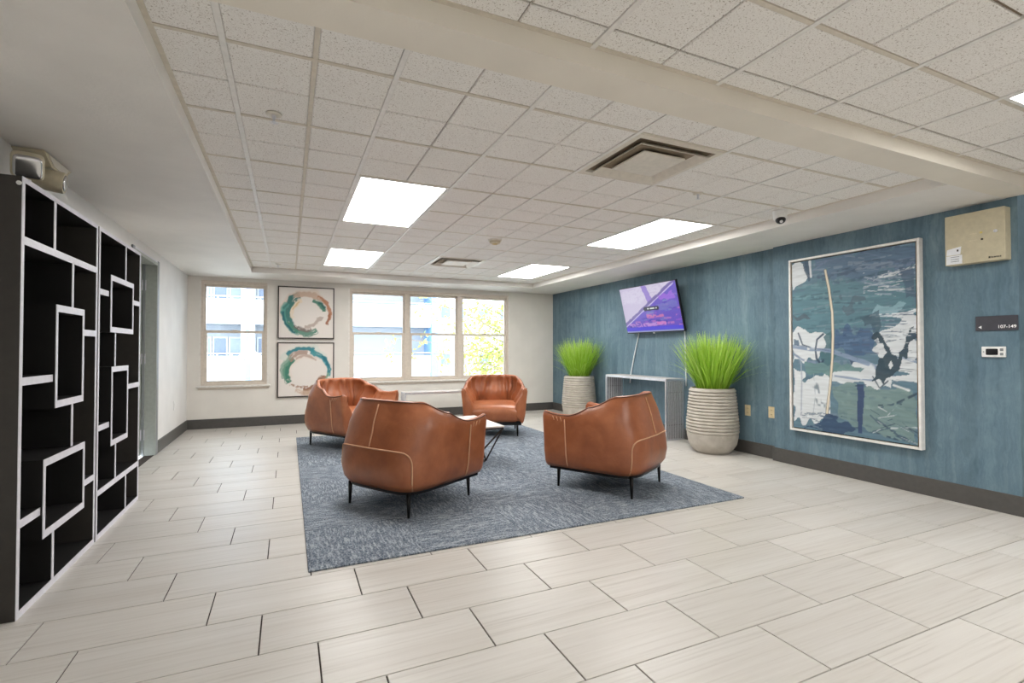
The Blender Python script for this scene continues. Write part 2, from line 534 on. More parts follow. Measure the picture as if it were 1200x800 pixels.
def tiled_ceiling(name, label, x0, x1, y0, y1, strong_row, vis):
    root = struct(MB().box(x0, x1, y0, y1, ZC+.011, 2.5).build(name, M['void']), label)
    far = MB()
    for j in range(-18, 19):
        for i in range(-4, 26):
            if (i, j) in taken: continue
            gl = .010 if i % 2 == 0 else .0025; gr = .010 if (i+1) % 2 == 0 else .0025
            if i == 1: gl = .009
            if i == 0: gr = .009
            gf = .009 if j % 2 == strong_row else .0055; gb = .009 if (j+1) % 2 == strong_row else .0055
            a0, a1 = max(col_x(i)+gl, x0+.012), min(col_x(i+1)-gr, x1-.012)
            b0, b1 = max(row_y(j)+gf, y0+.012), min(row_y(j+1)-gb, y1-.012)
            if a1-a0 < .02 or b1-b0 < .02: continue
            if vis(a0, a1, b0, b1):
                link('ceiling_tile', ctile_mesh(a1-a0, b1-b0), root, ((a0+a1)/2, (b0+b1)/2, ZC+random.uniform(-.0008,.0012)))
            else: far.box(a0, a1, b0, b1, ZC, ZC+.012)
    if far.v:
        fo = far.build('ceiling_tiling', M['ctile'], root); fo['kind'] = 'stuff'
    # runners along the room, cross tees across it, wall angle round the edge
    def free(i, j): return (i, j) not in taken or (i-1, j) not in taken
    for i in range(-4, 26):
        if not (i % 2 == 0 or i == 1) or not (x0 < col_x(i) < x1): continue
        m = MB(); j = -20; X = col_x(i)
        # break the runner only inside a vent or light two cells wide (odd columns)
        if i % 2 == 0: m.box(X-.0105, X+.0105, y0, y1, ZC-.004, ZC+.011)
        else: m.box(X-.009, X+.009, y0, y1, ZC-.001, ZC+.011)
        m.build('grid_runner', M['tbar'] if i % 2 == 0 else M['tbar_beige'], root)
    for j in range(-18, 19):
        if j % 2 != strong_row or not (y0 < row_y(j) < y1): continue
        Y = row_y(j); m = MB()
        i = -4
        segs = []
        for i in range(-4, 26):
            a0, a1 = max(col_x(i), x0), min(col_x(i+1), x1)
            if a1 <= a0: continue
            if (i, j) in taken and (i, j-1) in taken: continue
            m.box(a0, a1, Y-.009, Y+.009, ZC-.002, ZC+.011)
        if m.v: m.build('cross_tee', M['tbar_beige'], root)
    w = MB()
    w.box(x0, x0+.02, y0, y1, ZC-.003, ZC+.011).box(x1-.02, x1, y0, y1, ZC-.003, ZC+.011)
    w.box(x0, x1, y0, y0+.02, ZC-.003, ZC+.011).box(x0, x1, y1-.02, y1, ZC-.003, ZC+.011)
    w.build('wall_angle', M['tbar_beige'], root)
    return root
tiled_ceiling('ceiling', 'suspended ceiling of speckled acoustic tiles over the seating area', XSL, XSR, BY1, YSB, 0, lambda *a: True)
tiled_ceiling('ceiling_entry', 'suspended acoustic tile ceiling on the near side of the beam', XSL, XE, YF, BY0, 1,
              lambda a0,a1,b0,b1: b1 > .45 and a1 > .2 and a0 < 3.3*b1+.5)

def ceiling_light(i, j, label):
    x0, x1, y0, y1 = col_x(i)+.012, col_x(i+2)-.012, row_y(j)+.012, row_y(j+4)-.012
    t = thing('ceiling_light', label, 'light', ((x0+x1)/2, (y0+y1)/2, ZC), 0, 'recessed light panels in the tiled ceiling')
    a, b = (x1-x0)/2, (y1-y0)/2
    w = .016
    m = MB().box(-a,-a+w,-b,b,-.003,.05).box(a-w,a,-b,b,-.003,.05).box(-a+w,a-w,-b,-b+w,-.003,.05).box(-a+w,a-w,b-w,b,-.003,.05)
    m.build('frame', M['tbar'], t)
    MB().box(-a+w, a-w, -b+w, b-w, .004, .010).build('diffuser', M['panel'], t)
LL = ['bright square-looking light panel nearest the sprinkler on the left of the ceiling',
      'bright light panel over the two ring paintings',
      'long bright light panel between the large air vent and the television wall',
      'bright light panel at the far end near the blue wall corner']
for (i, j), l in zip(LIGHTS, LL): ceiling_light(i, j, l)
NL = ['light panel at the right edge, on the near side of the beam', 'unseen light panel added behind the viewer to light the foreground, right of centre',
      'unseen light panel added behind the viewer to brighten the near left, left of centre']
for (i, j), l in zip(NEAR_LIGHTS, NL): ceiling_light(i, j, l)

def vent(i, j, label):
    x0, x1, y0, y1 = col_x(i)+.008, col_x(i+2)-.008, row_y(j)+.008, row_y(j+2)-.008
    t = thing('air_vent', label, 'vent', ((x0+x1)/2, (y0+y1)/2, ZC), 0, 'square air vents in the tiled ceiling')
    a = (x1-x0)/2
    MB().box(-a, a, -a, a, .055, .065).build('duct_opening', M['duct'], t)
    def cone(r0, z0, r1, z1, th=.006):
        m = MB(); q = [(-1,-1),(1,-1),(1,1),(-1,1)]
        m.add([(p*r0,s_*r0,z0) for p,s_ in q]+[(p*r1,s_*r1,z1) for p,s_ in q]+[(p*r0,s_*r0,z0+th) for p,s_ in q]+[(p*r1,s_*r1,z1+th) for p,s_ in q],
              [(k,(k+1)%4,4+(k+1)%4,4+k) for k in range(4)]+[(8+k,12+k,12+(k+1)%4,8+(k+1)%4) for k in range(4)]
              +[(k,8+k,8+(k+1)%4,(k+1)%4) for k in range(4)]+[(4+k,4+(k+1)%4,12+(k+1)%4,12+k) for k in range(4)])
        return m
    m = cone(a, -.004, a-.035, -.004, .05); m.build('frame', M['grille'], t)
    cone(a-.062, -.022, a-.105, .012).build('louvre', M['grille'], t)
    m = MB(); r = a-.150
    m.cbox(-r, r, -r, r, -.016, -.004, .004); m.build('centre_plate', M['grille'], t)
vent(6, 0, 'large square louvred air vent nearest the beam')
vent(6, 12, 'small-looking square air vent far off above the windows')

# sprinklers, smoke detector, security camera
def sprinkler(p, label):
    t = thing('sprinkler', label, 'sprinkler', (p[0], p[1], ZC-.002), 0, 'ceiling sprinklers')
    MB().lathe([(.036,0),(.034,-.006),(.014,-.010),(.012,-.004)], 20).build('escutcheon', M['grille'], t, True)
    MB().lathe([(.009,0),(.009,-.020),(.005,-.022),(.005,-.036)], 10).build('body', M['chrome'], t)
    m = MB()
    for k in range(8):
        a = 2*PI*k/8
        m.add([(.006*math.cos(a-.3),.006*math.sin(a-.3),-.040),(.020*math.cos(a-.22),.020*math.sin(a-.22),-.042),
               (.020*math.cos(a+.22),.020*math.sin(a+.22),-.042),(.006*math.cos(a+.3),.006*math.sin(a+.3),-.040)],[(0,1,2,3)])
    m.lathe([(.008,-.036),(.008,-.042)], 8)
    m.build('deflector', M['chrome'], t)
sprinkler(on_plane(321,133,2,ZC), 'small chrome sprinkler head above the black shelf units')
sprinkler(on_plane(818,226,2,ZC), 'small chrome sprinkler head just beyond the large air vent')
sprinkler(on_plane(326,309,2,ZC), 'tiny sprinkler head at the far left ceiling corner')
p = on_plane(580,281,2,ZC)
t = thing('smoke_detector', 'round cream smoke detector in the middle of the tiled ceiling', 'detector', (p.x, p.y, ZC-.002))
MB().lathe([(.070,0),(.070,-.008),(.062,-.012)], 24).build('base_ring', M['grille'], t, angle=40)
MB().lathe([(.058,-.010),(.054,-.030),(.040,-.040),(.030,-.041)], 24).build('housing', M['em_beige'], t, angle=40)
MB().lathe([(.030,-.040),(.024,-.046),(.006,-.048)], 16).build('sensor_cap', M['brass'], t, True)
p = on_plane(914,247,2,ZC)
t = thing('security_camera', 'white security camera with black lens under the right ceiling edge', 'camera', (p.x, p.y, ZC-.003))
MB().lathe([(.056,0),(.056,-.012),(.052,-.016),(.050,-.058),(.044,-.068)], 24).build('housing', M['white_plastic'], t, angle=40)
MB().superquad((-.010,-.012,-.072), (.038,.038,.034), 1, 1, 18, 12).build('lens_ball', M['bezel'], t, True)
MB().lathe([(.012,0),(.012,.006),(.008,.007)], 12, axis='z').build('lens_ring', M['white_plastic'], t)
t.children[-1].location = (-.028,-.032,-.092); t.children[-1].rotation_euler = (PI-.9, 0, -.6)

# ---------------------------------------------------------------- windows
def window(name, w, label, nx):
    x0, x1, z0, z1 = w
    root = setting(name, label)
    yf = YB + .045                                   # frame plane, set back in the opening
    m = MB(); e = .03
    m.box(x0, x0+e, YB+.005, YB+.12, z0, z1).box(x1-e, x1, YB+.005, YB+.12, z0, z1)
    m.box(x0+e, x1-e, YB+.005, YB+.12, z1-e, z1).box(x0+e, x1-e, YB+.005, YB+.12, z0, z0+e)
    m.build('window_frame', M['window'], root)
    W = (x1-x0)/nx
    zm = 1.362
    for k in range(nx):
        a0 = x0 + k*W + (.028 if k else e); a1 = x0 + (k+1)*W - (.028 if k < nx-1 else e)
        if k: MB().cbox(x0+k*W-.042, x0+k*W+.042, YB+.012, YB+.11, z0+e, z1-e, .004).build('mullion', M['window'], root)
        if k: a0 = x0+k*W+.042
        if k < nx-1: a1 = x0+(k+1)*W-.042
        for (b0, b1, s, dy) in ((zm, z1-e, .022, .06), (z0+e, zm+.03, .042, .03)):
            y0 = YB + dy; s2 = s
            m = MB()
            m.box(a0, a0+s, y0, y0+.028, b0, b1).box(a1-s, a1, y0, y0+.028, b0, b1)
            m.box(a0+s, a1-s, y0, y0+.028, b1-.034, b1).box(a0+s, a1-s, y0, y0+.028, b0, b0+.034)
            sa = m.build('sash', M['window'], root)
            MB().box(a0+s, a1-s, y0+.012, y0+.016, b0+.034, b1-.034).build('pane', M['glass'], sa)
        c = (a0+a1)/2
        MB().cbox(c-.035, c+.035, YB+.018, YB+.034, zm+.026, zm+.042, .003).build('sash_lock', M['window'], root)
    MB().cbox(x0-.045, x1+.05, YB-.045, YB+.03, z0-.028, z0, .005).build('window_sill', M['sill'], root)
    m = MB()
    MB().cbox(x0-.03, x1+.03, YB-.014, YB-.001, z0-.058, z0-.028, .003).build('window_apron', M['window'], root)
    MB().box(x1, x1+.022, YB-.008, YB, z0, z1+.02).build('casing', M['sill'], root)
    MB().box(x0-.022, x0, YB-.008, YB, z0, z1+.02).build('casing', M['sill'], root)
    MB().box(x0, x1, YB-.008, YB, z1, z1+.02).build('casing', M['window'], root)
window('window_1', W1, 'single sash window left of the ring paintings', 1)
window('window_2', W2, 'three-part sash window with beige mullions', 3)

# ---------------------------------------------------------------- door in the left wall
d = setting('door_1', 'grey framed doorway in the left wall beyond the black shelves')
MB().box(XL-.2, XL+.012, DY1-.03, DY1, 0, DZ).build('jamb', M['jamb'], d)
MB().box(XL-.2, XL+.012, DY0, DY0+.03, 0, DZ).build('jamb', M['jamb'], d)
MB().box(XL-.2, XL+.012, DY0+.03, DY1-.03, DZ-.03, DZ).build('head_jamb', M['jamb'], d)
MB().box(XL-.11, XL-.09, DY1-.045, DY1-.03, 0, DZ-.03).build('door_stop', M['jamb_dark'], d)
MB().cbox(XL, XL+.016, DY1-.012, DY1+.055, 0, DZ+.02, .003).build('casing', M['jamb_dark'], d)
MB().cbox(XL, XL+.016, DY0-.055, DY0+.012, 0, DZ+.02, .003).build('casing', M['jamb_dark'], d)
MB().cbox(XL, XL+.010, DY0+.012, DY1-.012, DZ-.012, DZ+.02, .003).build('casing', M['white_edge'], d)
leaf = MB().cbox(XL-.165, XL-.12, DY0+.032, DY1-.034, .008, DZ-.033, .003).build('door_leaf', M['jamb'], d)
MB().tube([(XL-.115, DY0+.10, .98), (XL-.075, DY0+.10, .98), (XL-.07, DY0+.12, .98), (XL-.07, DY0+.22, .98)], .010).build('door_handle', M['chrome'], leaf)
for z in (.22, 1.02, 1.80):
    MB().cbox(XL-.145, XL-.085, DY1-.036, DY1-.029, z-.055, z+.055, .002).tube([(XL-.118,DY1-.040,z-.055),(XL-.118,DY1-.040,z+.055)], .007).build('hinge', M['white_edge'], d)

# ---------------------------------------------------------------- black open shelf units
XSF = -1.0186          # front plane of the shelves
def shelf_unit(label, y0, y1, zt, vs, hs, boxes, glides):
    t = thing('shelf_unit', label, 'shelf', (XL, y0, 0), 0, 'black geometric shelf units along the left wall')
    D = XSF - XL; L = y1 - y0; th = .022; e = .003
    def strip(nm, mb): mb.build(nm, M['white_edge'], t)
    MB().box(.012, D, .0, th, 0, zt).build('side_panel', M['dark_side'], t)
    MB().box(.012, D, L-th, L, 0, zt).build('side_panel', M['dark_side'], t)
    MB().box(.012, D, th, L-th, zt-th, zt).build('top_panel', M['black'], t)
    MB().box(.012, D, th, L-th, .0, .03).build('bottom_panel', M['black'], t)
    MB().box(.002, .012, 0, L, 0, zt).build('back_panel', M['black'], t)
    for a in (0, L-th): strip('edge_strip', MB().box(D, D+e, a, a+th, 0, zt))
    strip('edge_strip', MB().box(D, D+e, th, L-th, zt-th, zt)); strip('edge_strip', MB().box(D, D+e, th, L-th, 0, .03))
    for (a, b0, b1) in vs:
        p_ = MB().box(.012, D, a-y0-th/2, a-y0+th/2, b0, b1).build('divider', M['black'], t)
        MB().box(D, D+e, a-y0-th/2, a-y0+th/2, b0, b1).build('edge_strip', M['white_edge'], p_)
    for (z, a0, a1) in hs:
        p_ = MB().box(.012, D, a0-y0, a1-y0, z-.017, z+.017).build('shelf_board', M['black'], t)
        MB().box(D, D+e, a0-y0, a1-y0, z-.017, z+.017).build('edge_strip', M['white_edge'], p_)
    for (a0, a1, b0, b1) in boxes:
        a0 -= y0; a1 -= y0; w = .022; hz = .034
        m = MB().box(.012, D+.010, a0, a0+w, b0, b1).box(.012, D+.010, a1-w, a1, b0, b1).box(.012, D+.010, a0+w, a1-w, b0, b0+hz).box(.012, D+.010, a0+w, a1-w, b1-hz, b1)
        p_ = m.build('cubby_box', M['black'], t)
        q = D+.010
        MB().box(q, q+e, a0, a0+w, b0, b1).box(q, q+e, a1-w, a1, b0, b1).box(q, q+e, a0+w, a1-w, b0, b0+hz).box(q, q+e, a0+w, a1-w, b1-hz, b1).build('edge_strip', M['white_edge'], p_)
    for (a, z) in glides:
        MB().lathe([(.008,0),(.008,.004),(.004,.006)], 10, (.03, a-y0, z), 'x').build('cam_cap', M['white_plastic'], t)
    return t
ZT = 1.845
U1 = (2.722, 3.628); U2 = (3.650, 4.550)
s1 = shelf_unit('black shelf unit nearest the camera, with a tall box above a square box', U1[0], U1[1], ZT,
    [(3.044,1.597,ZT-.02),(3.268,1.336,1.563),(3.281,.622,.847),(3.070,.03,.266)],
    [(1.580,U1[0]+.02,U1[1]-.02),(.985,U1[0]+.02,3.045),(1.212,3.395,U1[1]-.02),(.390,U1[0]+.02,2.93),(.386,3.43,U1[1]-.02)],
    [(3.042,3.398,.842,1.335),(2.930,3.430,.262,.620)], [])
s2 = shelf_unit('black shelf unit beside the door, with a square box above a tall box', U2[0], U2[1], ZT,
    [(4.180,1.586,ZT-.02),(3.970,1.013,1.228),(4.000,.29,.518),(4.230,.03,.256)],
    [(1.465,U2[0]+.02,3.83),(1.458,4.33,U2[1]-.02),(.862,4.215,U2[1]-.02),(.654,U2[0]+.02,3.865),(.273,U2[0]+.02,U2[1]-.02)],
    [(3.832,4.328,1.228,1.586),(3.866,4.220,.516,1.012)], [(4.42,.10),(3.80,.10)])
# bracket clip and screw cap seen on the shelf
MB().lathe([(.009,0),(.009,-.005),(.004,-.007)], 12, (D_ := .262, -.0, 1.815), 'y').build('screw_cap', M['white_plastic'], s1)
MB().cbox(.14, .16, .66, .675, ZT, ZT+.05, .002).build('bracket', M['leg'], s2)

# ---------------------------------------------------------------- emergency light above the shelves
t = thing('emergency_light', 'beige twin-head emergency light on the wall above the nearest shelf', 'light', (XL, 3.32, 0))
MB().prism([(.0,2.152),(.36,2.152),(.27,2.095),(.10,2.095)], 0, .001, .13).build('housing', M['em_beige'], t)
MB().prism([(.05,2.148),(.32,2.148),(.26,2.105),(.12,2.105)], 0, .13, .134).build('face_plate', M['grille'], t)
def spot(loc, rot, square):
    h = bpy.data.objects.new('lamp_head', None)
    m = MB()
    if square:
        m.superquad((0,0,.0), (.062,.062,.045), .35, .35, 28, 14); o = m.build('lamp_head', M['em_beige'], t, True)
        MB().superquad((0,0,-.028), (.054,.054,.026), .4, .35, 28, 12).build('lens', M['silver'], o, True)
        MB().tube([(0,0,.03),(0,0,.08)], .018).build('swivel', M['em_beige'], o)
    else:
        o = MB().lathe([(.034,.07),(.050,.055),(.057,.02),(.057,-.05),(.053,-.058),(.030,-.058)], 24).build('lamp_head', M['em_beige'], t, angle=40)
        MB().lathe([(.044,-.0585),(.030,-.062),(.010,-.063)], 20).build('lens', M['silver'], o, True)
        MB().tube([(0,0,.05),(.0,.0,.09)], .016).build('swivel', M['em_beige'], o)
    o.location = loc; o.rotation_euler = rot
    bpy.data.objects.remove(h)
spot((.108,-.110,2.030), (-1.15, 0, .35), True)
spot((.118,.125,2.030), (.0, -1.45, .12), False)

# ---------------------------------------------------------------- painted canvases
class Paint:
    def __init__(s, w, h, bg, aspect):
        s.w, s.h = w, h; s.a = aspect
        s.S, s.T = np.meshgrid((np.arange(w)+.5)/w, (np.arange(h)+.5)/h)
        s.c = np.zeros((h, w, 3)); s.c[:] = lin(*bg)[:3]
        s.rng = np.random.default_rng(11)
        s.n1 = s.field(6); s.n2 = s.field(22)
    def field(s, k, kx=None):
        kx = kx or k
        g = s.rng.random((k+2, kx+2))
        y = s.T*k; x = s.S*kx; i = y.astype(int); j = x.astype(int); fy = y-i; fx = x-j
        fy = fy*fy*(3-2*fy); fx = fx*fx*(3-2*fx)
        return (g[i,j]*(1-fx)+g[i,j+1]*fx)*(1-fy)+(g[i+1,j]*(1-fx)+g[i+1,j+1]*fx)*fy
    def put(s, mask, col, alpha=1.0):
        a = np.clip(mask*alpha, 0, 1)[..., None]
        s.c = s.c*(1-a) + np.array(lin(*col)[:3])*a
    def poly(s, pts, col, alpha=1.0, rough=.02, k=18, kx=None):
        """ragged-edged polygon"""
        n = s.field(k, kx)-.5; n2 = s.field(k, kx)-.5
        X = s.S + n*rough*2; Y = s.T + n2*rough*2
        ins = np.zeros(X.shape, bool); N = len(pts)
        for i in range(N):
            (x0,y0),(x1,y1) = pts[i], pts[(i+1)%N]
            if y0 == y1: continue
            c = ((y0 > Y) != (y1 > Y)) & (X < (x1-x0)*(Y-y0)/(y1-y0)+x0)
            ins ^= c
        s.put(ins.astype(float), col, alpha)
    def stroke(s, pts, width, col, alpha=1.0, dry=0.0, rough=.3):
        pts = np.array(pts, float); best = np.full(s.S.shape, 9.0); bt = np.zeros(s.S.shape); L = 0
        for (p, q) in zip(pts[:-1], pts[1:]):
            dx, dy = (q[0]-p[0]), (q[1]-p[1])*s.a; l2 = dx*dx+dy*dy+1e-9
            tt = np.clip(((s.S-p[0])*dx+(s.T-p[1])*s.a*dy)/l2, 0, 1)
            dd = np.hypot(s.S-p[0]-tt*dx, (s.T-p[1])*s.a-tt*dy)
            m = dd < best; best = np.where(m, dd, best); bt = np.where(m, L+tt*math.sqrt(l2), bt); L += math.sqrt(l2)
        w = width/2*(1+rough*(s.n2-.5)*2)
        msk = np.clip((w-best)/(.25*w+.002), 0, 1)
        if dry: msk = msk*np.clip((s.field(40)-dry)/.15, 0, 1)
        s.put(msk, col, alpha)
    def arc(s, c, r0, r1, a0, a1, col, alpha=1.0, dry=.35, ecc=1.0):
        """brushed arc: angles in degrees, radii jittered, bristle streaks along the arc"""
        dx, dy = s.S-c[0], (s.T-c[1])*ecc
        R = np.hypot(dx, dy) + (s.n1-.5)*.07 + (s.n2-.5)*.03; A = np.degrees(np.arctan2(dy, dx))
        A = (A-a0) % 360; span = (a1-a0) % 360 or 360
        g = s.rng.random(64); br = g[np.clip(((R)*90).astype(int), 0, 63)]
        e = np.clip((R-r0)/.02, 0, 1)*np.clip((r1-R)/.02, 0, 1)
        t_ = np.clip(A/span, 0, 1)
        m = (A < span)*e*np.clip((br*.55+s.n2*.55+.35*np.sin(t_*PI)-dry*.8)/.3, 0, 1)
        s.put(m, col, alpha)
    def build(s, name, P, parent, mat):
        """P(s,t) -> point; makes a coloured quad grid"""
        w, h = s.w, s.h
        o, u, v = np.array(P(0,0)), np.array(P(1,0))-np.array(P(0,0)), np.array(P(0,1))-np.array(P(0,0))
        gx, gy = np.meshgrid(np.linspace(0,1,w), np.linspace(0,1,h))
        co = o + gx[...,None]*u + gy[...,None]*v
        idx = np.arange(w*h).reshape(h, w)
        f = np.stack([idx[:-1,:-1], idx[:-1,1:], idx[1:,1:], idx[1:,:-1]], -1).reshape(-1,4)
        me = bpy.data.meshes.new(name)
        me.vertices.add(w*h); me.vertices.foreach_set('co', co.ravel())
        me.loops.add(f.size); me.loops.foreach_set('vertex_index', f.ravel())
        me.polygons.add(len(f)); me.polygons.foreach_set('loop_start', np.arange(0, f.size, 4))
        me.update(); me.validate()
        at = me.color_attributes.new('paint', 'FLOAT_COLOR', 'POINT')
        at.data.foreach_set('color', np.concatenate([s.c.reshape(-1,3), np.ones((w*h,1))], 1).ravel())
        me.materials.append(mat)
        return link(name, me, parent)

# large blue abstract on the right wall
AY0, AY1, AZ0, AZ1 = 2.19, 3.29, .345, 1.985    # y near edge, far edge
art = thing('framed_painting', 'large blue abstract painting in a white frame on the blue wall', 'painting', (X1, (AY0+AY1)/2, AZ0))
HW, HH, FD, FW = (AY1-AY0)/2, AZ1-AZ0, .052, .020
m = MB().cbox(-FD,-.002,-HW,-HW+FW,0,HH,.002).cbox(-FD,-.002,HW-FW,HW,0,HH,.002).cbox(-FD,-.002,-HW+FW,HW-FW,0,FW,.002).cbox(-FD,-.002,-HW+FW,HW-FW,HH-FW,HH,.002)
m.build('frame', M['art_frame'], art)
MB().box(-.020,-.003,-HW+FW,HW-FW,FW,HH-FW).build('backing', M['slot'], art)
i_ = FW+.010
MB().box(-.040,-.020,-HW+i_,HW-i_,i_,HH-i_).build('stretcher', M['gold'], art)
P = Paint(190, 280, (96,124,140), 1.5)
rg = P.rng
def streaks(n, x0, x1, y0, y1, cols, w0=.006, w1=.02, l0=.1, l1=.35, al=.7, dry=.3, sl=.03):
    for k in range(n):
        x = x0+(x1-x0)*rg.random(); y = y0+(y1-y0)*rg.random(); l = l0+(l1-l0)*rg.random()
        P.stroke([(max(x0-.03,x-l/2),y),(min(x1+.03,x+l/2),y+sl*(rg.random()-.5)*2)], w0+(w1-w0)*rg.random(), cols[k%len(cols)], al, dry)
WH, NV, TE, SL, LI, GR = (214,219,222), (58,78,104), (92,130,140), (86,112,134), (132,150,176), (118,142,142)
streaks(60, 0, 1, 0, 1, [(76,102,122),(108,136,150),(84,118,130),(120,138,156)], .02, .06, .2, .6, .6, .25)
P.poly([(0,.80),(.3,.87),(.75,.83),(1,.80),(1,.64),(.6,.58),(.3,.575),(0,.60)], TE, .7, .03)
P.poly([(.2,1),(1,1),(1,.88),(.6,.86),(.3,.90)], (92,114,140), .7, .04)
streaks(36, .2, 1, .86, 1, [(112,128,154),(80,98,122),(126,142,160),(70,90,112)], .008, .03, .1, .4, .7, .3, .05)
streaks(44, 0, .8, .58, .86, [(78,112,124),(112,148,156),(100,128,142),(66,94,110),(120,140,152)], .008, .03, .15, .5, .65, .3, .04)
P.poly([(0,1),(.12,1),(.17,.90),(.08,.86),(0,.83)], WH, .95, .02)
P.poly([(.115,1),(.18,1),(.17,.88),(.15,.88)], (70,90,110), .9, .01)
P.stroke([(.175,.99),(.185,.90)], .03, WH, .9, .1)
P.poly([(.45,.74),(.62,.75),(.66,.71),(.5,.68),(.42,.70)], (84,98,112), .6, .04)
P.poly([(0,.665),(.14,.68),(.18,.66),(.05,.64)], (82,92,104), .7, .02)
streaks(30, .66, 1, .76, .90, [WH,(150,164,180),(96,116,138),(196,204,210)], .005, .02, .08, .3, .85, .3, .05)
P.poly([(.90,.86),(1,.90),(1,.74),(.93,.72)], (76,94,116), .7, .03)
P.poly([(.70,.645),(.80,.635),(.90,.665),(.93,.70),(.72,.705)], (140,174,186), .8, .02)
P.poly([(.78,.62),(1.02,.69),(1.02,.29),(.90,.33),(.72,.42),(.70,.52)], WH, .95, .06, 34, 6)
streaks(30, .7, 1, .50, .68, [NV,(150,162,176),(84,106,124),WH], .004, .010, .08, .3, .9, .25, .015)
streaks(26, .7, 1, .30, .50, [(90,106,124),(168,178,188),WH], .004, .010, .08, .25, .8, .3, .015)
P.poly([(.60,.64),(.74,.66),(.76,.59),(.62,.57)], (70,92,106), .8, .03)
P.poly([(0,.585),(.12,.59),(.22,.57),(.33,.56),(.33,.45),(.2,.40),(0,.42)], WH, .95, .03)
P.poly([(.02,.535),(.06,.535),(.06,.50),(.02,.50)], (84,106,128), .9, .01)
P.poly([(.38,.59),(.62,.58),(.70,.53),(.66,.45),(.5,.46),(.38,.48)], (74,100,132), .9, .035)
streaks(14, .38, .7, .46, .59, [(62,84,116),(98,124,152),(84,96,120)], .01, .03, .1, .3, .6, .3)
P.poly([(.30,.55),(.38,.58),(.38,.36),(.30,.36),(.28,.45)], (72,108,116), .9, .03)
P.stroke([(.29,.56),(.235,.53),(.22,.47),(.23,.42),(.27,.385),(.29,.41)], .026, (56,76,96), .95)
P.stroke([(.06,.57),(.10,.50),(.17,.485)], .018, (58,78,98), .9)
P.poly([(.50,.42),(.58,.43),(.60,.39),(.52,.38)], (66,84,108), .9, .02)
P.poly([(0,.34),(.14,.30),(.33,.33),(.33,.06),(.22,.05),(.06,.04),(0,.06)], WH, .95, .035)
P.poly([(.36,.375),(.7,.40),(.82,.36),(.82,.28),(.36,.29)], WH, .9, .03)
P.poly([(.12,.385),(.40,.40),(.62,.38),(.60,.345),(.12,.335)], (104,136,138), .95, .02)
P.poly([(.38,.27),(.86,.28),(.97,.24),(.98,.03),(.55,.05),(.40,.09)], GR, .95, .03)
streaks(20, .38, .95, .05, .27, [(104,130,134),(132,154,152),(96,118,130)], .015, .04, .1, .3, .5, .3)
P.stroke([(0,.49),(.15,.475),(.35,.465),(.60,.41),(.84,.345)], .040, LI, .95, .12)
P.stroke([(.02,.50),(.2,.482),(.45,.45)], .012, (96,112,140), .8, .25)
P.stroke([(0,.45),(.10,.41),(.22,.395)], .022, (124,140,164), .9, .1)
P.stroke([(.78,.44),(.90,.43),(1,.41)], .022, LI, .85, .2)
P.stroke([(.36,.325),(.60,.31),(.72,.31)], .022, LI, .9, .15)
P.poly([(.72,.40),(.70,.30),(.80,.33),(.88,.36),(.92,.44),(1.0,.57),(.98,.58),(.90,.47),(.86,.42),(.82,.48),(.72,.56),(.69,.55),(.78,.46)], (54,74,86), .97, .025, 30)
P.poly([(.80,.39),(.82,.41),(.835,.385),(.815,.365)], WH, .9, .006)
streaks(16, .86, 1, .40, .60, [NV, WH], .004, .008, .05, .16, .9, .2, .01)
P.stroke([(.69,.33),(.74,.27),(.80,.31)], .014, (60,80,96), .9)
P.stroke([(.32,.14),(.25,.16),(.22,.26)], .06, (66,94,112), .7, .38)
P.poly([(.08,.01),(.20,.035),(.3,.085),(.5,.05),(.56,.015),(.3,.0)], (58,80,108), .95, .035, 30, 12)
streaks(14, .12, .55, .0, .10, [NV,(76,100,124),(110,130,148)], .006, .02, .08, .25, .8, .3)
P.poly([(.575,.28),(.625,.28),(.61,.02),(.57,.02)], (60,78,112), .95, .008)
P.stroke([(.56,.275),(.64,.285)], .012, (60,78,100), .9)
streaks(34, .70, 1.0, .03, .20, [(58,76,94),(72,94,112),(122,146,146),(190,198,204)], .006, .02, .05, .18, .85, .3, .08)
P.stroke([(.84,.29),(.94,.27)], .022, WH, .95)
P.stroke([(.08,.42),(.09,.30),(.08,.08)], .016, (160,170,184), .8, .1)
P.stroke([(.20,.33),(.215,.2),(.19,.08)], .010, (146,158,170), .7, .1)
P.c *= (.90+.2*P.field(120, 14))[..., None]
P.stroke([(.315,.925),(.345,.82),(.372,.68),(.376,.55),(.368,.42),(.35,.28),(.318,.11)], .030, (96,92,84), 1, 0, .1)
P.stroke([(.315,.925),(.345,.82),(.372,.68),(.376,.55),(.368,.42),(.35,.28),(.318,.11)], .021, (222,213,192), 1, 0, .1)
P.build('canvas', lambda s,t: (-.0415, (HW-i_)-s*2*(HW-i_), i_+t*(HH-2*i_)), art, M['canvas'])

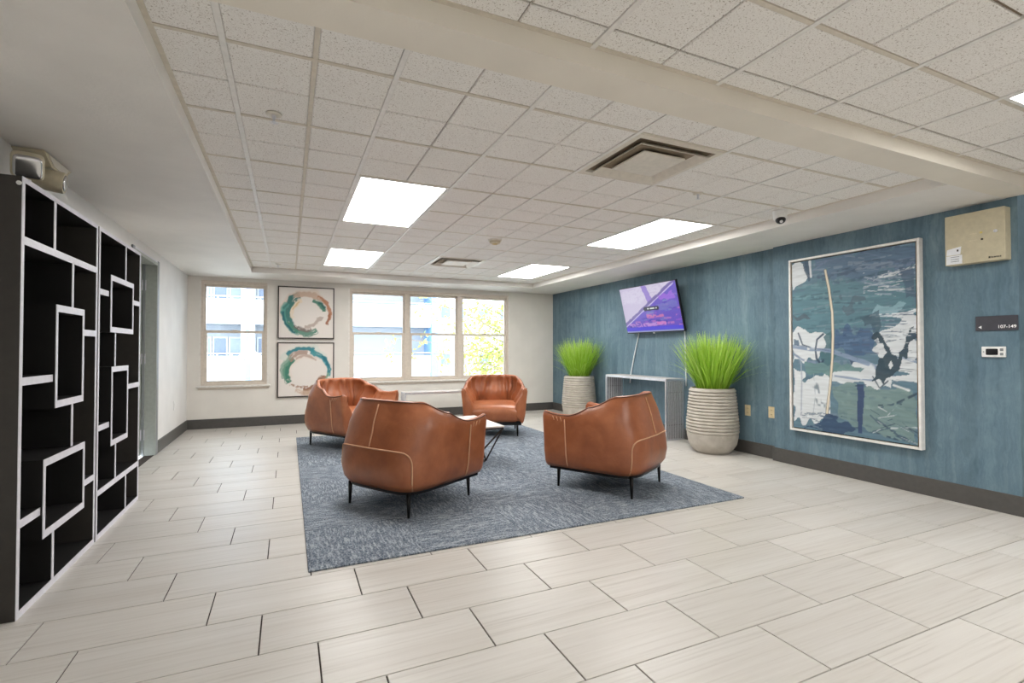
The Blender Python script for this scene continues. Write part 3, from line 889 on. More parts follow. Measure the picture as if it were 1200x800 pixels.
# two ring paintings between the windows
def ring_picture(label, x0, x1, z0, z1, paint):
    t = thing('ring_painting', label, 'painting', ((x0+x1)/2, YB, z0), 0, 'framed ring paintings between the windows')
    w, h = (x1-x0)/2, z1-z0; f = .016; d_ = .035
    MB().box(-w,-w+f,-d_,-.002,0,h).box(w-f,w,-d_,-.002,0,h).box(-w+f,w-f,-d_,-.002,0,f).box(-w+f,w-f,-d_,-.002,h-f,h).build('frame', M['pic_frame'], t)
    MB().box(-w+f,w-f,-.022,-.002,f,h-f).build('backing', M['sill'], t)
    Q = Paint(110, 110, (228,222,216), 1.0); paint(Q)
    Q.build('canvas', lambda s,tt: (-w+f+s*2*(w-f), -.0235, f+tt*(h-2*f)), t, M['canvas'])
def paint_up(Q):
    c = (.51,.48)
    Q.arc(c,.34,.50,50,190,(222,204,190),.6,.2); Q.arc(c,.22,.34,110,200,(232,212,180),.6,.3)
    Q.arc(c,.30,.46,110,245,(44,116,112),.95,.26); Q.arc(c,.38,.48,150,250,(96,164,154),.75,.45)
    Q.arc(c,.33,.44,205,300,(78,134,116),.9,.30); Q.arc(c,.40,.47,175,240,(36,100,110),.9,.32)
    Q.arc(c,.34,.46,35,125,(204,176,156),.85,.25); Q.arc(c,.36,.47,-15,62,(184,128,96),.95,.24)
    Q.arc(c,.26,.36,10,70,(66,126,106),.95,.32); Q.arc(c,.30,.36,20,50,(40,96,96),.8,.45)
    Q.arc(c,.28,.37,225,285,(118,102,96),.9,.40); Q.arc(c,.22,.30,260,350,(168,148,136),.7,.5)
    Q.arc(c,.36,.44,-30,5,(158,104,76),.95,.28); Q.arc(c,.24,.29,120,165,(210,180,120),.7,.45)
def paint_low(Q):
    c = (.49,.44)
    Q.arc(c,.42,.54,40,150,(206,216,208),.6,.22); Q.arc(c,.24,.34,60,200,(226,214,204),.6,.3)
    Q.arc(c,.42,.51,70,135,(44,126,138),.95,.26); Q.arc(c,.36,.48,-10,78,(62,146,154),.95,.26)
    Q.arc(c,.38,.46,0,60,(36,106,124),.85,.42); Q.arc(c,.29,.42,128,212,(46,122,102),.95,.27)
    Q.arc(c,.36,.46,130,195,(112,156,136),.8,.38); Q.arc(c,.33,.44,85,142,(164,136,122),.85,.36)
    Q.arc(c,.28,.36,50,125,(182,158,144),.8,.42); Q.arc(c,.27,.39,262,350,(148,106,82),.95,.25)
    Q.arc(c,.32,.42,240,320,(206,180,160),.85,.35); Q.arc(c,.36,.42,-45,0,(118,158,130),.85,.34)
    Q.stroke([(.22,.22),(.40,.17),(.52,.18)], .05, (166,130,108), .85, .25)
ring_picture('upper of the two ring paintings, teal left and tan right', -.145, .650, 1.283, 2.072, paint_up)
ring_picture('lower of the two ring paintings, teal arc on top and brown below', -.147, .652, .402, 1.229, paint_low)

# ---------------------------------------------------------------- television
ty0, ty1 = 4.680, 5.805
tl = math.hypot(.15, .630); ang = math.atan2(.15, .630)
tv = thing('television', 'wall-mounted television tilted forward, showing a purple and blue picture', 'television', (X2-.10, (ty0+ty1)/2, 1.345))
tv.rotation_euler = (0, -ang, 0)
hw = (ty1-ty0)/2
MB().cbox(.0, .035, -hw, hw, 0, tl, .004).build('bezel', M['bezel'], tv)
MB().cbox(.035, .060, -hw*.55, hw*.55, .10, tl*.62, .006).build('rear_housing', M['bezel'], tv)
MB().cbox(-.004, .003, -.02, .02, -.012, .004, .002).build('logo_tab', M['chrome'], tv)
Q = Paint(150, 86, (196,184,214), .56)
Q.poly([(0,1),(1,1),(1,.0),(0,0)], (200,190,216), 1, 0)
Q.stroke([(.1,.8),(.9,.85)], .2, (214,206,226), .6, .2)
Q.poly([(.41,1),(.50,.98),(.60,.60),(.50,.58)], (140,112,200), .85, .012)
Q.poly([(0,.17),(.97,1.0),(1,1),(1,0),(0,0)], (104,82,190), 1, .004)
Q.stroke([(0,.18),(.98,1.0)], .05, (112,96,160), .95, 0)
Q.stroke([(0,.14),(.96,.95)], .018, (196,180,226), .95, 0)
for k in range(70):
    x = Q.rng.random(); y = .10+(.78*x-.02)*Q.rng.random()*.95
    Q.stroke([(x,y),(x+.05+.06*Q.rng.random(),y+.005)], .012+.02*Q.rng.random(), [(70,56,170),(150,90,200),(190,120,190),(96,90,200),(120,130,190),(60,60,150)][k%6], .7, .2)
Q.poly([(.62,.55),(.95,.62),(.97,.48),(.70,.44)], (112,110,190), .8, .03)
Q.poly([(.68,.72),(.92,.80),(.95,.68),(.72,.64)], (160,100,220), .7, .03)
Q.poly([(0,.115),(1,.115),(1,0),(0,0)], (84,76,214), 1, .006)
Q.poly([(0,.03),(1,.03),(1,0),(0,0)], (150,156,196), 1, 0)
Q.stroke([(.44,.33),(.70,.33)], .045, (206,120,170), .8, .25)
Q.stroke([(.36,.165),(.72,.17)], .05, (196,150,220), .85, .15); Q.stroke([(.60,.18),(.72,.18)], .04, (214,120,190), .8, .1)
Q.stroke([(.42,.50),(.64,.50)], .060, (30,30,44), .95, 0, .15)
Q.stroke([(.46,.50),(.62,.50)], .016, (236,240,236), 1, .22, .5)
for k in range(12): Q.stroke([(.05+.25*Q.rng.random(),.13+.08*Q.rng.random()),(.2+.15*Q.rng.random(),.13)], .018, [(200,150,220),(110,80,180)][k%2], .7, .3)
Q.build('screen', lambda s,t: (-.0012, (hw-.008)-s*2*(hw-.008), .014+t*(tl-.022)), tv, M['screen'])
MB().cbox(-.015-.0, -.002, -.20, .20, .30, .62, .004).build('wall_bracket', M['leg'], tv)
tv.children[-1].rotation_euler = (0, ang, 0); tv.children[-1].location = (.085, 0, -.05)
def cord(pts, label):
    bpy.context.view_layer.update()
    o = MB().tube(pts, .008, 8).build('cord', M['cord'], tv, True)
    o.matrix_parent_inverse = tv.matrix_world.inverted(); o['label'] = label
a = on_plane(748,392,0,X2-.012); b = on_plane(739,439,0,X2-.012)
cord([(X2-.012,a.y,a.z+.08),(X2-.012,a.y-.01,a.z),(X2-.012,(a.y+b.y)/2,(a.z+b.z)/2),(X2-.012,b.y,b.z),(X2-.014,b.y+.01,b.z-.12)], 'slanting white cord left, from television down to the console')
a = on_plane(802.5,389,0,X2-.012); b = on_plane(804,441,0,X2-.012)
cord([(X2-.012,a.y+.02,a.z+.05),(X2-.012,a.y,a.z),(X2-.012,(a.y+b.y)/2,(a.z+b.z)/2),(X2-.012,b.y,b.z),(X2-.012,b.y,b.z-.12)], 'upright white cord beside the larger grass plant')

# ---------------------------------------------------------------- slatted metal console and bench
def console(name, label, cat, L, D, H, loc, rz):
    """length along x, depth along y (0 = back), open front at -D"""
    t = thing(name, label, cat, loc, rz)
    MB().cbox(0, L, -D, 0, H-.030, H, .003).build('top', M['chrome'], t)
    MB().cbox(.012, L-.012, -D+.012, -.012, H, H+.004, .001).build('top_inlay', M['marble'], t)
    for s in (0, 1):
        x0 = 0 if s == 0 else L-.022
        m = MB().box(x0, x0+.022, -D, -D+.022, 0, H-.03).box(x0, x0+.022, -.022, 0, 0, H-.03)
        m.box(x0, x0+.022, -D+.022, -.022, 0, .02)
        e = m.build('end_frame', M['chrome'], t)
        MB().box(x0+.010, x0+.012, -D+.022, -.022, .02, H-.03).build('backing_panel', M['smoke'], t)
        n = 9
        for k in range(n):
            y = -D+.022+(D-.044)*(k+.5)/n
            MB().box(x0+.002, x0+.020, y-.0062, y+.0062, .02, H-.03).build('slat', M['steel'], t)
        for z in (.25*H, .78*H): MB().box(x0+.006, x0+.016, -D+.022, -.022, z-.005, z+.005).build('cross_bar', M['leg'], t)
    return t
console('console_table', 'open metal console table with slatted ends against the blue wall', 'console', 1.27, .29, .757, (X2-.030, 6.04, 0), -PI/2)
console('metal_bench', 'low metal bench with slatted ends under the triple window', 'bench', 1.30, .27, .468, (1.600, 7.74, 0), 0)

# ---------------------------------------------------------------- outlets and wall plates
def outlet(name, label, loc, rz, mat, cat='outlet', group=None, kind='duplex'):
    t = thing(name, label, cat, loc, rz, group)
    MB().cbox(-.036, .036, -.006, -.0005, -.058, .058, .002).build('cover_plate', mat, t)
    if kind == 'duplex':
        for z in (-.022, .022):
            r = MB().superquad((0,-.006,z), (.017,.003,.015), .3, .5, 20, 8).build('receptacle', mat, t, True)
            MB().box(-.008,-.0055,-.0096,-.0085,z-.004,z+.006).box(.0055,.008,-.0096,-.0085,z-.004,z+.006).build('slots', M['slot'], r)
    else:
        MB().cbox(-.016,.016,-.0085,-.006,-.033,.033,.001).build('rocker', mat, t)
    MB().lathe([(.003,-.0065),(.003,-.0075)], 8, (0,0,0), 'y').build('screw', M['brass'], t)
a = on_plane(876.5,480.5,0,X2); outlet('outlet', 'cream outlet nearer the large grass pot', (X2, a.y, a.z), -PI/2, M['cream_plastic'], group='cream outlets low on the blue wall')
a = on_plane(904.5,483,0,X2); outlet('outlet', 'cream outlet beside the step in the blue wall', (X2, a.y, a.z), -PI/2, M['cream_plastic'], group='cream outlets low on the blue wall')
a = on_plane(204,475,0,XL); outlet('wall_plate', 'white wall plate low on the left wall past the door', (XL, a.y, a.z), PI/2, M['white_plastic'], 'wall plate', kind='rocker')

# ---------------------------------------------------------------- control panel, sign, thermostat
def text(body, size, mat, name, parent, loc, rot, ax='CENTER'):
    cu = bpy.data.curves.new(name, 'FONT'); cu.body = body; cu.size = size; cu.align_x = ax; cu.align_y = 'CENTER'; cu.extrude = .0004; cu.offset = size*.014
    o = bpy.data.objects.new(name, cu); C.objects.link(o)
    dg = bpy.context.evaluated_depsgraph_get()
    me = bpy.data.meshes.new_from_object(o.evaluated_get(dg)); bpy.data.objects.remove(o); me.name = name
    me.materials.clear(); me.materials.append(mat)
    n = link(name, me, parent, loc); n.rotation_euler = rot
    return n
RW = (PI/2, 0, -PI/2)          # lettering that faces -x
a = on_plane(1107,255,0,X1-.085); b = on_plane(1178,303,0,X1-.085)
cy_, cz_ = (a.y+b.y)/2, (a.z+b.z)/2; pw, ph = (a.y-b.y)/2, (a.z-b.z)/2
t = thing('alarm_panel', 'beige metal alarm control panel with stickers high on the blue wall', 'panel', (X1, cy_, cz_))
MB().cbox(-.078, -.001, -pw, pw, -ph, ph, .003).build('cabinet', M['tan_metal'], t)
door = MB().cbox(-.085, -.079, -pw, pw, -ph, ph, .002).build('door', M['tan_metal'], t)
MB().lathe([(.011,0),(.011,-.008),(.006,-.010)], 14, (-.085, -pw*.72, .02), 'x').build('key_lock', M['chrome'], door)
MB().lathe([(.007,0),(.007,-.003)], 12, (-.085, -pw*.25, .025), 'x').build('indicator', M['yellow_led'], door)
MB().lathe([(.007,0),(.007,-.003)], 12, (-.085, -pw*.28, -.022), 'x').build('indicator', M['slot'], door)
for z in (.025, -.022): MB().box(-.0858,-.085, -pw*.12, pw*.14, z-.002, z+.002).build('engraved_line', M['em_beige'], door)
st = MB().box(-.0856,-.085, pw*.40, pw*.96, -ph*.97, -ph*.62).build('sticker', M['sticker'], door)
st2 = MB().add([(-.0857,pw*.95,-ph*.60),(-.0857,pw*.46,-ph*.60),(-.0857,pw*.42,-ph*.28),(-.0857,pw*.93,-ph*.36)],[(0,1,2,3)]).build('sticker', M['sticker'], door)
for k in range(3): MB().box(-.0860,-.0857, pw*.5, pw*.80, -ph*(.68+.09*k)-.002, -ph*(.68+.09*k)+.002).build('sticker_text', M['jamb_dark'], door)
MB().box(-.0862,-.0858, pw*.52, pw*.58, -ph*.47, -ph*.39).build('sticker_text', M['print_dark'], door)
# the maker's mark is only a few unreadable strokes in the photograph
xx = -pw*.48
for w_ in (.010,.004,.008,.009,.007,.008,.006):
    MB().box(-.0858,-.085, xx-w_, xx, -ph*.90, -ph*.84+random.uniform(-.002,.002)).build('maker_mark', M['print_dark'], door); xx -= w_+.0025

a = on_plane(1143,371,0,X1-.01); b = on_plane(1193,386.5,0,X1-.01)
cy_, cz_, pw, ph = (a.y+b.y)/2, (a.z+b.z)/2, (a.y-b.y)/2, (a.z-b.z)/2
t = thing('direction_sign', 'dark sign with a left arrow and room numbers 107-149', 'sign', (X1, cy_, cz_))
MB().cbox(-.010, -.0005, -pw, pw, -ph, ph, .0015).build('plate', M['sign'], t)
text('107-149', ph*.58, M['print_white'], 'lettering', t, (-.0105, -pw*.50, -ph*.50), RW)
MB().add([(-.0105,pw*.86,-ph*.50),(-.0105,pw*.70,-ph*.28),(-.0105,pw*.70,-ph*.72)],[(0,1,2)]).build('arrow', M['print_white'], t)

a = on_plane(1150,406,0,X1-.02); b = on_plane(1178,418.5,0,X1-.02)
cy_, cz_, pw, ph = (a.y+b.y)/2, (a.z+b.z)/2, (a.y-b.y)/2, (a.z-b.z)/2
t = thing('thermostat', 'small white thermostat with a dark display below the room sign', 'thermostat', (X1, cy_, cz_))
MB().cbox(-.022, -.0005, -pw, pw, -ph, ph, .003).build('case', M['white_plastic'], t)
MB().superquad((-.022, pw*.10, 0), (.002, pw*.52, ph*.60), .2, .35, 24, 8).build('display', M['bezel'], t, True)
for z in (-.4, .4): MB().superquad((-.022, -pw*.72, ph*z), (.003, pw*.14, ph*.26), .4, .6, 16, 8).build('button', M['jamb_dark'], t, True)
MB().lathe([(.004,0),(.004,-.002)], 10, (-.022, pw*.80, 0), 'x').build('sensor_dot', M['jamb_dark'], t)

# ---------------------------------------------------------------- carpet
RZ = .010
cp = thing('area_carpet', 'blue-grey carpet of flecked tiles under the leather armchairs', 'carpet', (0,0,0))
ncx, ncy = 5, 7
cw, cd = (RUG[1]-RUG[0])/ncx, (RUG[3]-RUG[2])/ncy
me = MB().cbox(-cw/2, cw/2, -cd/2, cd/2, 0.0003, RZ, .002).mesh('carpet_tile', M['carpet'])
me90 = MB().cbox(-cd/2, cd/2, -cw/2, cw/2, 0.0003, RZ, .002).mesh('carpet_tile', M['carpet'])
rr = random.Random(3)
for i in range(ncx):
    for j in range(ncy):
        q = (i + j) % 2
        o = link('carpet_tile', me90 if q else me, cp, (RUG[0]+cw*(i+.5), RUG[2]+cd*(j+.5), 0))
        o.rotation_euler = (0,0, (PI/2 if q else 0))

# ---------------------------------------------------------------- leather tub armchairs (front = +y)
def interp(z, tab):
    for (a, va), (b, vb) in zip(tab[:-1], tab[1:]):
        if z <= b:
            k = max(0, (z-a)/(b-a)); k = k*k*(3-2*k)*.5 + k*.5
            return va+(vb-va)*k
    return tab[-1][1]
WT = [(.165,.352),(.21,.378),(.30,.394),(.45,.405),(.58,.412),(.66,.385),(.76,.325)]
DT = [(.165,.358),(.21,.390),(.30,.405),(.42,.395),(.58,.355),(.76,.300)]
ZB = .170
def sm(x): x = min(1, max(0, x)); return x*x*(3-2*x)
def ch_top(u):
    a = abs(u)
    h = .752 - .008*(a/.4)**2 if a < .4 else .744 - .154*sm((a-.40)/.38)
    if a > .82: h += .022*((a-.82)/.18)**2
    return h
def ch_xy(u, z):
    a = abs(u); W = interp(z, WT); D = interp(z, DT); n = 5.0 - 1.6*sm((z-.2)/.45)
    if a < .60:
        th = a/.60*PI/2
        x = W*math.sin(th)**(2/n) if th > 0 else 0; y = -D*max(0, math.cos(th))**(2/n)
    else:
        k = (a-.60)/.40
        x = W*(1 + .02*k*sm((z-.4)/.2)); y = k*(.37 - .05*sm((z-.17)/.5)*0 + .01)
    return math.copysign(x, u), y
def ustations(n):
    # even spacing in arc length
    NS = 6000
    us = [k/NS for k in range(NS+1)]; pts = [ch_xy(u, .35) for u in us]; L = [0]
    for p, q in zip(pts[:-1], pts[1:]): L.append(L[-1]+math.hypot(q[0]-p[0], q[1]-p[1]))
    out = []
    for k in range(n+1):
        t_ = L[-1]*k/n
        i = min(max(int(np.searchsorted(L, t_)), 1), NS)
        out.append(us[i-1]+(us[i]-us[i-1])*(t_-L[i-1])/max(1e-12, L[i]-L[i-1]))
    return [-u for u in out[::-1]] + out[1:]
def ch_norm(u, z):
    e = .004; u0, u1 = max(-1, u-e), min(1, u+e)
    a, b = ch_xy(u0, z), ch_xy(u1, z); tx, ty = b[0]-a[0], b[1]-a[1]; l = math.hypot(tx, ty) or 1
    return (ty/l, -tx/l) if True else None
def armchair(label, loc, face):
    t = thing('leather_armchair', label, 'armchair', loc, math.atan2(face[1], face[0])-PI/2, 'leather tub armchairs around the low table')
    us = ustations(48); NV = 14; NI = 18
    m = MB(); rows = []
    for u in us:
        h = ch_top(u); sec = []
        for k in range(NV+1):
            z = ZB+(h-ZB)*k/NV; x, y = ch_xy(u, z); sec.append((x, y, z))
        nx, ny = ch_norm(u, h)
        ox, oy = ch_xy(u, h)
        if nx*ox+ny*(oy+.0) < 0: nx, ny = -nx, -ny
        sec.append((ox-nx*.012, oy-ny*.012, h+.010)); sec.append((ox-nx*.032, oy-ny*.032, h+.006))
        a = abs(u)
        for k in range(NI+1):
            v = 1-k/NI; z = .26+(h-.012-.26)*v
            x, y = ch_xy(u, z)
            th = .045 + .085*sm((1-v)/.65)
            back = sm((.66-a)/.2)
            th += back*.03*sm((1-v)/.5)
            # gathered folds of the inner back
            fold = (.019*math.sin(u*66+2.4*math.sin(u*15)+v*2) + .010*math.sin(u*41+1.3*v*4))*sm(v/.25)*sm((.80-a)/.12)*sm((1-v)*9+.35)
            th += fold
            # keep the original direction: inward horizontal normal
            n2 = ch_norm(u, z); sx, sy = n2
            if sx*x+sy*y < 0 and abs(u) < .6: sx, sy = -sx, -sy
            if abs(u) >= .6: sx, sy = math.copysign(1, u), 0
            sec.append((x-sx*th, y-sy*th, z))
        rows.append(sec)
    # rounded arm fronts
    def shrink(sec, f, dy):
        cx = sum(p[0] for p in sec)/len(sec); cz = sum(p[2] for p in sec)/len(sec)
        return [(cx+(p[0]-cx)*f, p[1]+dy, cz+(p[2]-cz)*(1-(1-f)*.25)) for p in sec]
    first = [shrink(rows[0], .35, .022), shrink(rows[0], .80, .016)]
    last = [shrink(rows[-1], .80, .016), shrink(rows[-1], .35, .022)]
    rows = first + rows + last
    n = len(rows[0])
    vs = [p for r_ in rows for p in r_]; fs = []
    for i in range(len(rows)-1):
        for k in range(n):
            fs.append((i*n+k, i*n+(k+1)%n, (i+1)*n+(k+1)%n, (i+1)*n+k))
    fs += [tuple(range(n)), tuple(range((len(rows)-1)*n, len(rows)*n))]
    m.add(vs, fs).build('shell', M['leather'], t, True)
    # seat cushion: crowned block that bulges over the front
    s = MB(); nu, nv = 26, 22; Ws = .315; rowsS = []
    prof = []
    for k in range(nv+1):           # profile in y-z from the rear top over the front edge and down
        q = k/nv
        if q < .55: y = -.27+q/.55*.56; z = .405+.020*math.sin(q/.55*PI)
        elif q < .80:
            a = (q-.55)/.25*PI/2; y = .29+.115*math.sin(a); z = .405-.095*(1-math.cos(a))
        else: a = (q-.80)/.20; y = .405-.03*a*a; z = .310-.118*a
        prof.append((y, z))
    for i in range(nu+1):
        xx = -1+2*i/nu; x = math.copysign(abs(xx)**.85, xx)*Ws; ed = abs(xx)**6
        rowsS.append([(x, y-.02*ed, z-.035*ed if z > .33 else z) for (y, z) in prof])
    n = nv+1; vs = [p for r_ in rowsS for p in r_]; fs = []
    for i in range(nu):
        for k in range(nv): fs.append((i*n+k, i*n+k+1, (i+1)*n+k+1, (i+1)*n+k))
    b0 = len(vs); vs += [(-Ws,-.27,.19),(Ws,-.27,.19)]
    fs.append(tuple(range(n))+(b0,)); fs.append(tuple(range(nu*n, nu*n+n))+(b0+1,))
    fs.append((b0, b0+1)+tuple(i*n+n-1 for i in range(nu,-1,-1))); fs.append((b0+1, b0)+tuple(i*n for i in range(nu+1)))
    s.add(vs, fs).build('seat', M['leather'], t, True)
    # dark base under the shell
    ring = [ch_xy(u, ZB) for u in ustations(20)]
    ring = [(p[0]*.97, p[1]*.97) for p in ring]
    MB().prism(ring, 2, ZB-.022, ZB+.030).build('base_frame', M['leg'], t)
    for sx in (-1, 1):
        for sy in (-1, 1):
            MB().tube([(sx*.298, sy*.314, 0), (sx*.294, sy*.310, ZB-.010)], .009, 10, True, .016).build('leg', M['leg'], t, True)
    # piping on the rim and pale seams
    def on(u, z, off=.003):
        x, y = ch_xy(u, z); nx, ny = ch_norm(u, z)
        if nx*x+ny*y < 0: nx, ny = -nx, -ny
        if abs(u) >= .6: nx, ny = math.copysign(1, u), 0
        return (x+nx*off, y+ny*off, z)
    MB().tube([on(u, ch_top(u)+.002, .001) for u in us], .0042, 6).build('piping', M['piping'], t, True)
    def seam(pts): MB().tube(pts, .0054, 6).build('seam', M['seam'], t, True)
    seam([on(0, .450+(.735-.455)*k/10) for k in range(11)])
    arc = []
    for k in range(61):
        f_ = PI*k/60; c_ = math.cos(f_)
        u = -math.copysign(abs(c_)**.4, c_)*.335; z = ZB+.008 + .262*max(0, math.sin(f_))**.5
        arc.append(on(u, z))
    seam(arc)
    for s_ in (-1, 1):
        seam([on(s_*.80, .185+(ch_top(.80)-.03-.185)*k/10) for k in range(11)])
        for k in range(3):
            u = .84+.035*k
            MB().tube([on(s_*u, ch_top(u)-.012), on(s_*(u-.012), ch_top(u)-.045)], .003, 5).build('stitch', M['seam'], t, True)
    return t
armchair('leather tub armchair seen from behind, nearest on the left', (.838, 3.690, RZ+.001), (.85, .53))
armchair('leather tub armchair seen from behind on the right, in front of the console', (2.433, 3.428, RZ+.001), (-.50, .866))
armchair('leather tub armchair in front of the lower ring painting', (.665, 6.150, RZ+.001), (.55, -.835))
armchair('leather tub armchair facing the camera under the triple window', (2.525, 6.180, RZ+.001), (-.37, -.93))

# ---------------------------------------------------------------- low table
tx0, tx1, tya, tyb, tz = 1.03, 1.83, 4.225, 5.025, .405
t = thing('coffee_table', 'low square table with pale top and angular dark metal rods', 'table', ((tx0+tx1)/2, (tya+tyb)/2, RZ))
h = (tx1-tx0)/2; zt_ = tz - RZ
MB().cbox(-h, h, -h, h, zt_-.004, zt_+.010, .002).build('table_top', M['marble'], t)
top = [(-h+.01,-h+.01),(h-.01,-h+.01),(h-.01,h-.01),(-h+.01,h-.01)]; q = h-.03
bot = [(0,-q),(q,0),(0,q),(-q,0)]
m = MB()
for k in range(4):
    a, b = top[k], top[(k+1)%4]
    m.tube([(a[0],a[1],zt_-.011),(b[0],b[1],zt_-.011)], .008, 6)
m.build('top_rail', M['table_metal'], t)
m = MB()
for k in range(4):
    a, b = bot[k], bot[(k+1)%4]; m.tube([(a[0],a[1],.008),(b[0],b[1],.008)], .007, 6)
m.build('bottom_rail', M['table_metal'], t)
for k in range(4):
    for c in (top[k], top[(k+1)%4]):
        MB().tube([(bot[k][0],bot[k][1],.008),(c[0],c[1],zt_-.011)], .008, 6).build('strut', M['table_metal'], t)

# ---------------------------------------------------------------- planters with grass
def planter(label, loc, seed):
    t = thing('grass_planter', label, 'planter', loc, 0, 'ribbed concrete planters with tall grass')
    H = .700
    def rad(z):
        return interp(z, [(0,.180),(.035,.212),(.10,.250),(.19,.266),(.30,.267),(.50,.252),(.66,.236),(.70,.232)])
    prof = [(.15,.002),(.178,.0)]
    z = .006
    while z < .215: prof.append((rad(z), z)); z += .012
    n = 14; z0 = .215; dz = (H-.012-z0)/n
    for k in range(n):
        for q in range(6):
            zz = z0+dz*(k+q/6); s = q/6
            prof.append((rad(zz)+.014*abs(math.sin(s*PI))**.6-.006, zz))
    prof += [(rad(H)-.002, H-.010), (rad(H)-.004, H), (rad(H)-.022, H), (rad(H)-.026, H-.04)]
    MB().lathe(prof, 56, cap=False).build('pot', M['pot'], t, angle=50)
    MB().lathe([(.208,H-.045),(.15,H-.02),(.05,H-.012)], 28).build('soil', M['soil'], t, True)
    rng = random.Random(seed); vs = []; fs = []; tint = []
    wall_x = X2 - loc[0] - .012; step_y = YN - loc[1] + .02
    for b in range(760):
        r0 = .15*math.sqrt(rng.random()); a0 = rng.random()*2*PI
        x0, y0 = r0*math.cos(a0), r0*math.sin(a0)
        out = (r0/.15)*.8+rng.uniform(-.1,.25)
        a = a0+rng.gauss(0,.35)
        L = rng.uniform(.52,.70)*(1-.06*max(0, out))
        tilt = .05+.42*max(0, out)+rng.uniform(-.05,.1); bend = rng.uniform(.05,.45)*max(.3, out)
        if rng.random() < .05: tilt += .35; bend += .7
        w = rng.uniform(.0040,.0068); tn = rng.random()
        x, y, z = x0, y0, H-.03; px, py = -math.sin(a), math.cos(a); base_ = len(vs)
        N = 5
        for k in range(N+1):
            ww = w*(1-(k/N)**2*.9)
            X = min(x, wall_x); y = max(y, step_y)
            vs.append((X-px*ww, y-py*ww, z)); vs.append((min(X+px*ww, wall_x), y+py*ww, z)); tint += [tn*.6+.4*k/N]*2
            an = tilt+bend*(k/N)
            s = L/N; x += math.sin(an)*math.cos(a)*s; y += math.sin(an)*math.sin(a)*s; z += math.cos(an)*s
        for k in range(N): fs.append((base_+2*k, base_+2*k+1, base_+2*k+3, base_+2*k+2))
    me = bpy.data.meshes.new('grass'); me.from_pydata(vs, [], fs)
    at = me.attributes.new('tint', 'FLOAT', 'POINT'); at.data.foreach_set('value', tint)
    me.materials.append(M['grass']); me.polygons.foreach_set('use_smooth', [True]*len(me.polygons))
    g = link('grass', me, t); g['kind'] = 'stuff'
planter('larger-looking grass planter between the console and the cream outlets', (4.262, 4.085, 0), 5)
planter('grass planter in the far corner, left of the console', (4.255, 6.820, 0), 9)

# ---------------------------------------------------------------- outside
M['facade'] = painted('white_render', lin(186,189,193), .1, 20)
M['facade_grey'] = plain('pale_grey_render', lin(152,158,168), .8)
M['ext_glass'] = plain('blue_grey_glazing', lin(92,108,134), .25, 0, .6)
M['ext_glass2'] = plain('pale_glazing', lin(122,136,154), .25, 0, .6)
M['pale_blue'] = plain('pale_blue_panel', lin(110,148,192), .6)
M['asphalt'] = plain('pale_concrete', lin(190,188,184), .9)
M['leaf'] = plain('yellow_green_leaf', lin(148,156,76), .6, 0, .3, .25, 3)
M['bark'] = plain('grey_bark', lin(120,104,92), .9)
struct(MB().box(-40, 60, YB+.25, 90, -3.3, -3.2).build('ground', M['asphalt']), 'pale pavement outside the windows')
YF_ = 28.0
def fz(v): return on_plane(300, v, 1, YF_).z
def fx(u): return on_plane(u, 400, 1, YF_).x
bd = thing('apartment_building', 'white apartment block with long balconies seen through the windows', 'building', (2, YF_, -3.2))
def part(nm, mat, x0, x1, y0, y1, z0, z1, parent=bd):
    return MB().box(x0-2, x1-2, y0-YF_, y1-YF_, z0+3.2, z1+3.2).build(nm, mat, parent)
xa, xb = -14.0, fx(505)
part('wall', M['facade_grey'], xa, xb, YF_+1.6, YF_+6, -3.2, 11)
st_h = fz(349)-fz(415)
for k in range(-1, 3):
    dz = st_h*k
    part('balcony', M['facade'], xa, xb, YF_, YF_+.18, fz(440)+dz, fz(417)+dz)
    part('balcony_slab', M['facade_grey'], xa, xb, YF_+.05, YF_+1.6, fz(446)+dz, fz(440)+dz)
    part('railing', M['facade'], xa, xb, YF_+.05, YF_+.10, fz(414.3)+dz, fz(413.2)+dz)
    for u in range(-40, 34):
        x = xa+.3+(u+40)*.62
        if fx(230) < x < fx(320): part('baluster', M['facade'], x-.03, x+.03, YF_+.05, YF_+.10, fz(417)+dz, fz(414)+dz)
    for (u0, u1, mt) in ((236,243,'ext_glass2'),(244,263,'ext_glass'),(264,281,'ext_glass2'),(299,309,'ext_glass'),(311,330,'ext_glass2')):
        w_ = part('window', M['facade'], fx(u0), fx(u1), YF_+1.52, YF_+1.6, fz(418)+dz, fz(394)+dz)
        part('pane', M[mt], fx(u0)+.08, fx(u1)-.08, YF_+1.50, YF_+1.52, fz(418)+dz+.06, fz(394)+dz-.08, w_)
for (u0, u1, mt) in ((282.5,288,'facade'),(288,294.5,'pale_blue'),(294.5,298,'facade'),(505,513,'pale_blue')):
    part('pier', M[mt], fx(u0), fx(u1), YF_-.12, YF_+1.6, -3.2, 11)
bd2 = thing('white_block', 'white building with blue windows behind the tree', 'building', (fx(560), YF_+1, -3.2))
def part2(nm, mat, x0, x1, y0, y1, z0, z1, parent=bd2):
    o = bd2.location
    return MB().box(x0-o.x, x1-o.x, y0-o.y, y1-o.y, z0-o.z, z1-o.z).build(nm, mat, parent)
part2('wall', M['facade'], fx(513.5), fx(720), YF_+1, YF_+7, -3.2, 12)
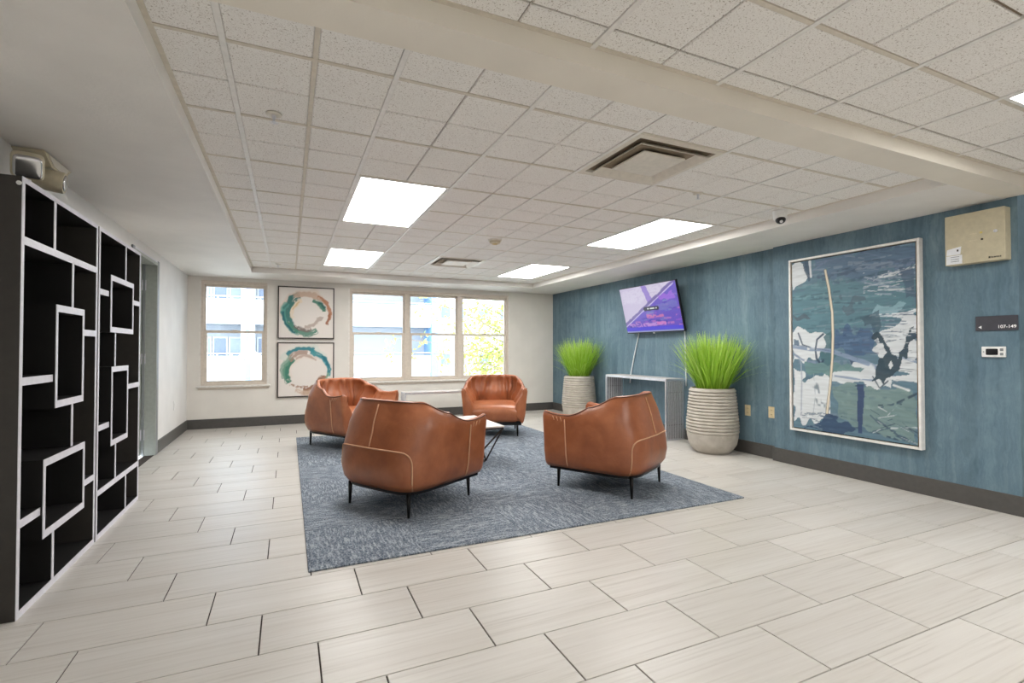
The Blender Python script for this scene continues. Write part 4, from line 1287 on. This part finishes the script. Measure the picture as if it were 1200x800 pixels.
for dz in (-st_h, 0, st_h):
    for (u0, u1) in ((514,520),(521.5,534),(539,551),(566,580),(592,606)):
        w_ = part2('window', M['facade_grey'], fx(u0), fx(u1), YF_+.94, YF_+1, fz(366)+dz, fz(348)+dz)
        part2('pane', M['ext_glass'], fx(u0)+.07, fx(u1)-.07, YF_+.92, YF_+.94, fz(366)+dz+.07, fz(348)+dz-.07, w_)
    part2('ledge', M['facade_grey'], fx(513.5), fx(720), YF_+.85, YF_+1, fz(372)+dz, fz(370)+dz)

# street lamp seen through the left window
a = on_plane(293, 420, 1, 19.0)
t = thing('street_lamp', 'pale blue post lamp with a conical shade outside the left window', 'lamp', (a.x, 19.0, -3.2))
M['lamp_metal'] = plain('pale_lamp_metal', lin(176,188,200), .5)
zb = 3.2
def lz(v): return on_plane(293, v, 1, 19.0).z + zb
MB().tube([(-.22,.1,0),(-.22,.1,lz(372))], .07, 10).build('post', M['lamp_metal'], t)
MB().tube([(-.22,.1,lz(374)),(-.05,.02,lz(376)),(0,0,lz(388)),(0,0,lz(398))], .025, 8).build('arm', M['lamp_metal'], t)
MB().lathe([(.05,lz(396)),(.09,lz(403)),(.15,lz(411)),(.40,lz(418)),(.42,lz(420)),(.30,lz(420))], 20).build('shade', M['lamp_metal'], t, True)
MB().superquad((0,0,lz(421.5)), (.16,.16,.12), 1, 1, 16, 10).build('globe', M['facade'], t, True)

# tree outside the right panes
rng = random.Random(21)
a = on_plane(618, 440, 1, 14.0)
t = thing('tree', 'thin tree with yellow-green leaves outside the triple window', 'tree', (a.x, 14.0, -3.2))
MB().tube([(.5,.3,0),(.42,.25,1.6),(.3,.2,3.0),(.32,.2,4.2),(.25,.15,6.5)], .12, 8, True, .04).build('trunk', M['bark'], t, True)
ends = []
brm = []
for (u, v, u1, v1) in ((612,425,462,396),(612,430,490,366),(612,405,505,352),(612,385,548,350),(612,380,572,345),(612,398,560,372),(612,440,520,425),(612,430,575,418),(612,420,455,412),(612,410,530,392),(612,395,580,385),(612,432,545,436)):
    p0 = on_plane(u, v, 1, 14.2)-t.location; p1 = on_plane(u1, v1, 1, 14.0+rng.uniform(-1,1))-t.location
    mid = (p0+p1)/2+Vector((rng.uniform(-.15,.15),0,rng.uniform(.02,.22)))
    MB().tube([p0, mid, p1], .026, 6, True, .008).build('branch', M['bark'], t, True)
    for k in range(5):
        q = p0.lerp(p1, .3+.7*k/4); e = q+Vector((rng.uniform(-.4,.4), rng.uniform(-.4,.4), rng.uniform(-.3,.35)))
        ends.append((q, e))
m = MB()
for q, e in ends: m.tube([q, (q+e)/2+Vector((0,0,.05)), e], .008, 5, True, .004)
o = m.build('twigs', M['bark'], t); o['kind'] = 'stuff'
vs = []; fs = []
def leaf(p):
    d_ = Vector((rng.gauss(0,1), rng.gauss(0,1), rng.gauss(-.3,.8))).normalized(); s = d_.cross(Vector((rng.gauss(0,1),rng.gauss(0,1),rng.gauss(0,1)))).normalized()
    L = rng.uniform(.08,.17); b = len(vs)
    for q in (p, p+d_*L*.5+s*L*.24, p+d_*L, p+d_*L*.5-s*L*.24): vs.append(tuple(q))
    fs.append((b,b+1,b+2,b+3))
for q, e in ends:
    for k in range(13):
        leaf(q.lerp(e, rng.random())+Vector((rng.gauss(0,.07),rng.gauss(0,.07),rng.gauss(0,.07))))
for k in range(1500):       # fuller crown at the lower right
    if k % 3: c = on_plane(rng.gauss(574,20), rng.gauss(418,15), 1, 14.0+rng.gauss(0,.5))-t.location
    else: c = on_plane(rng.gauss(568,24), rng.gauss(376,14), 1, 14.0+rng.gauss(0,.5))-t.location
    leaf(c)
m = MB(); m.v = vs; m.f = fs
o = m.build('foliage', M['leaf'], t); o['kind'] = 'stuff'
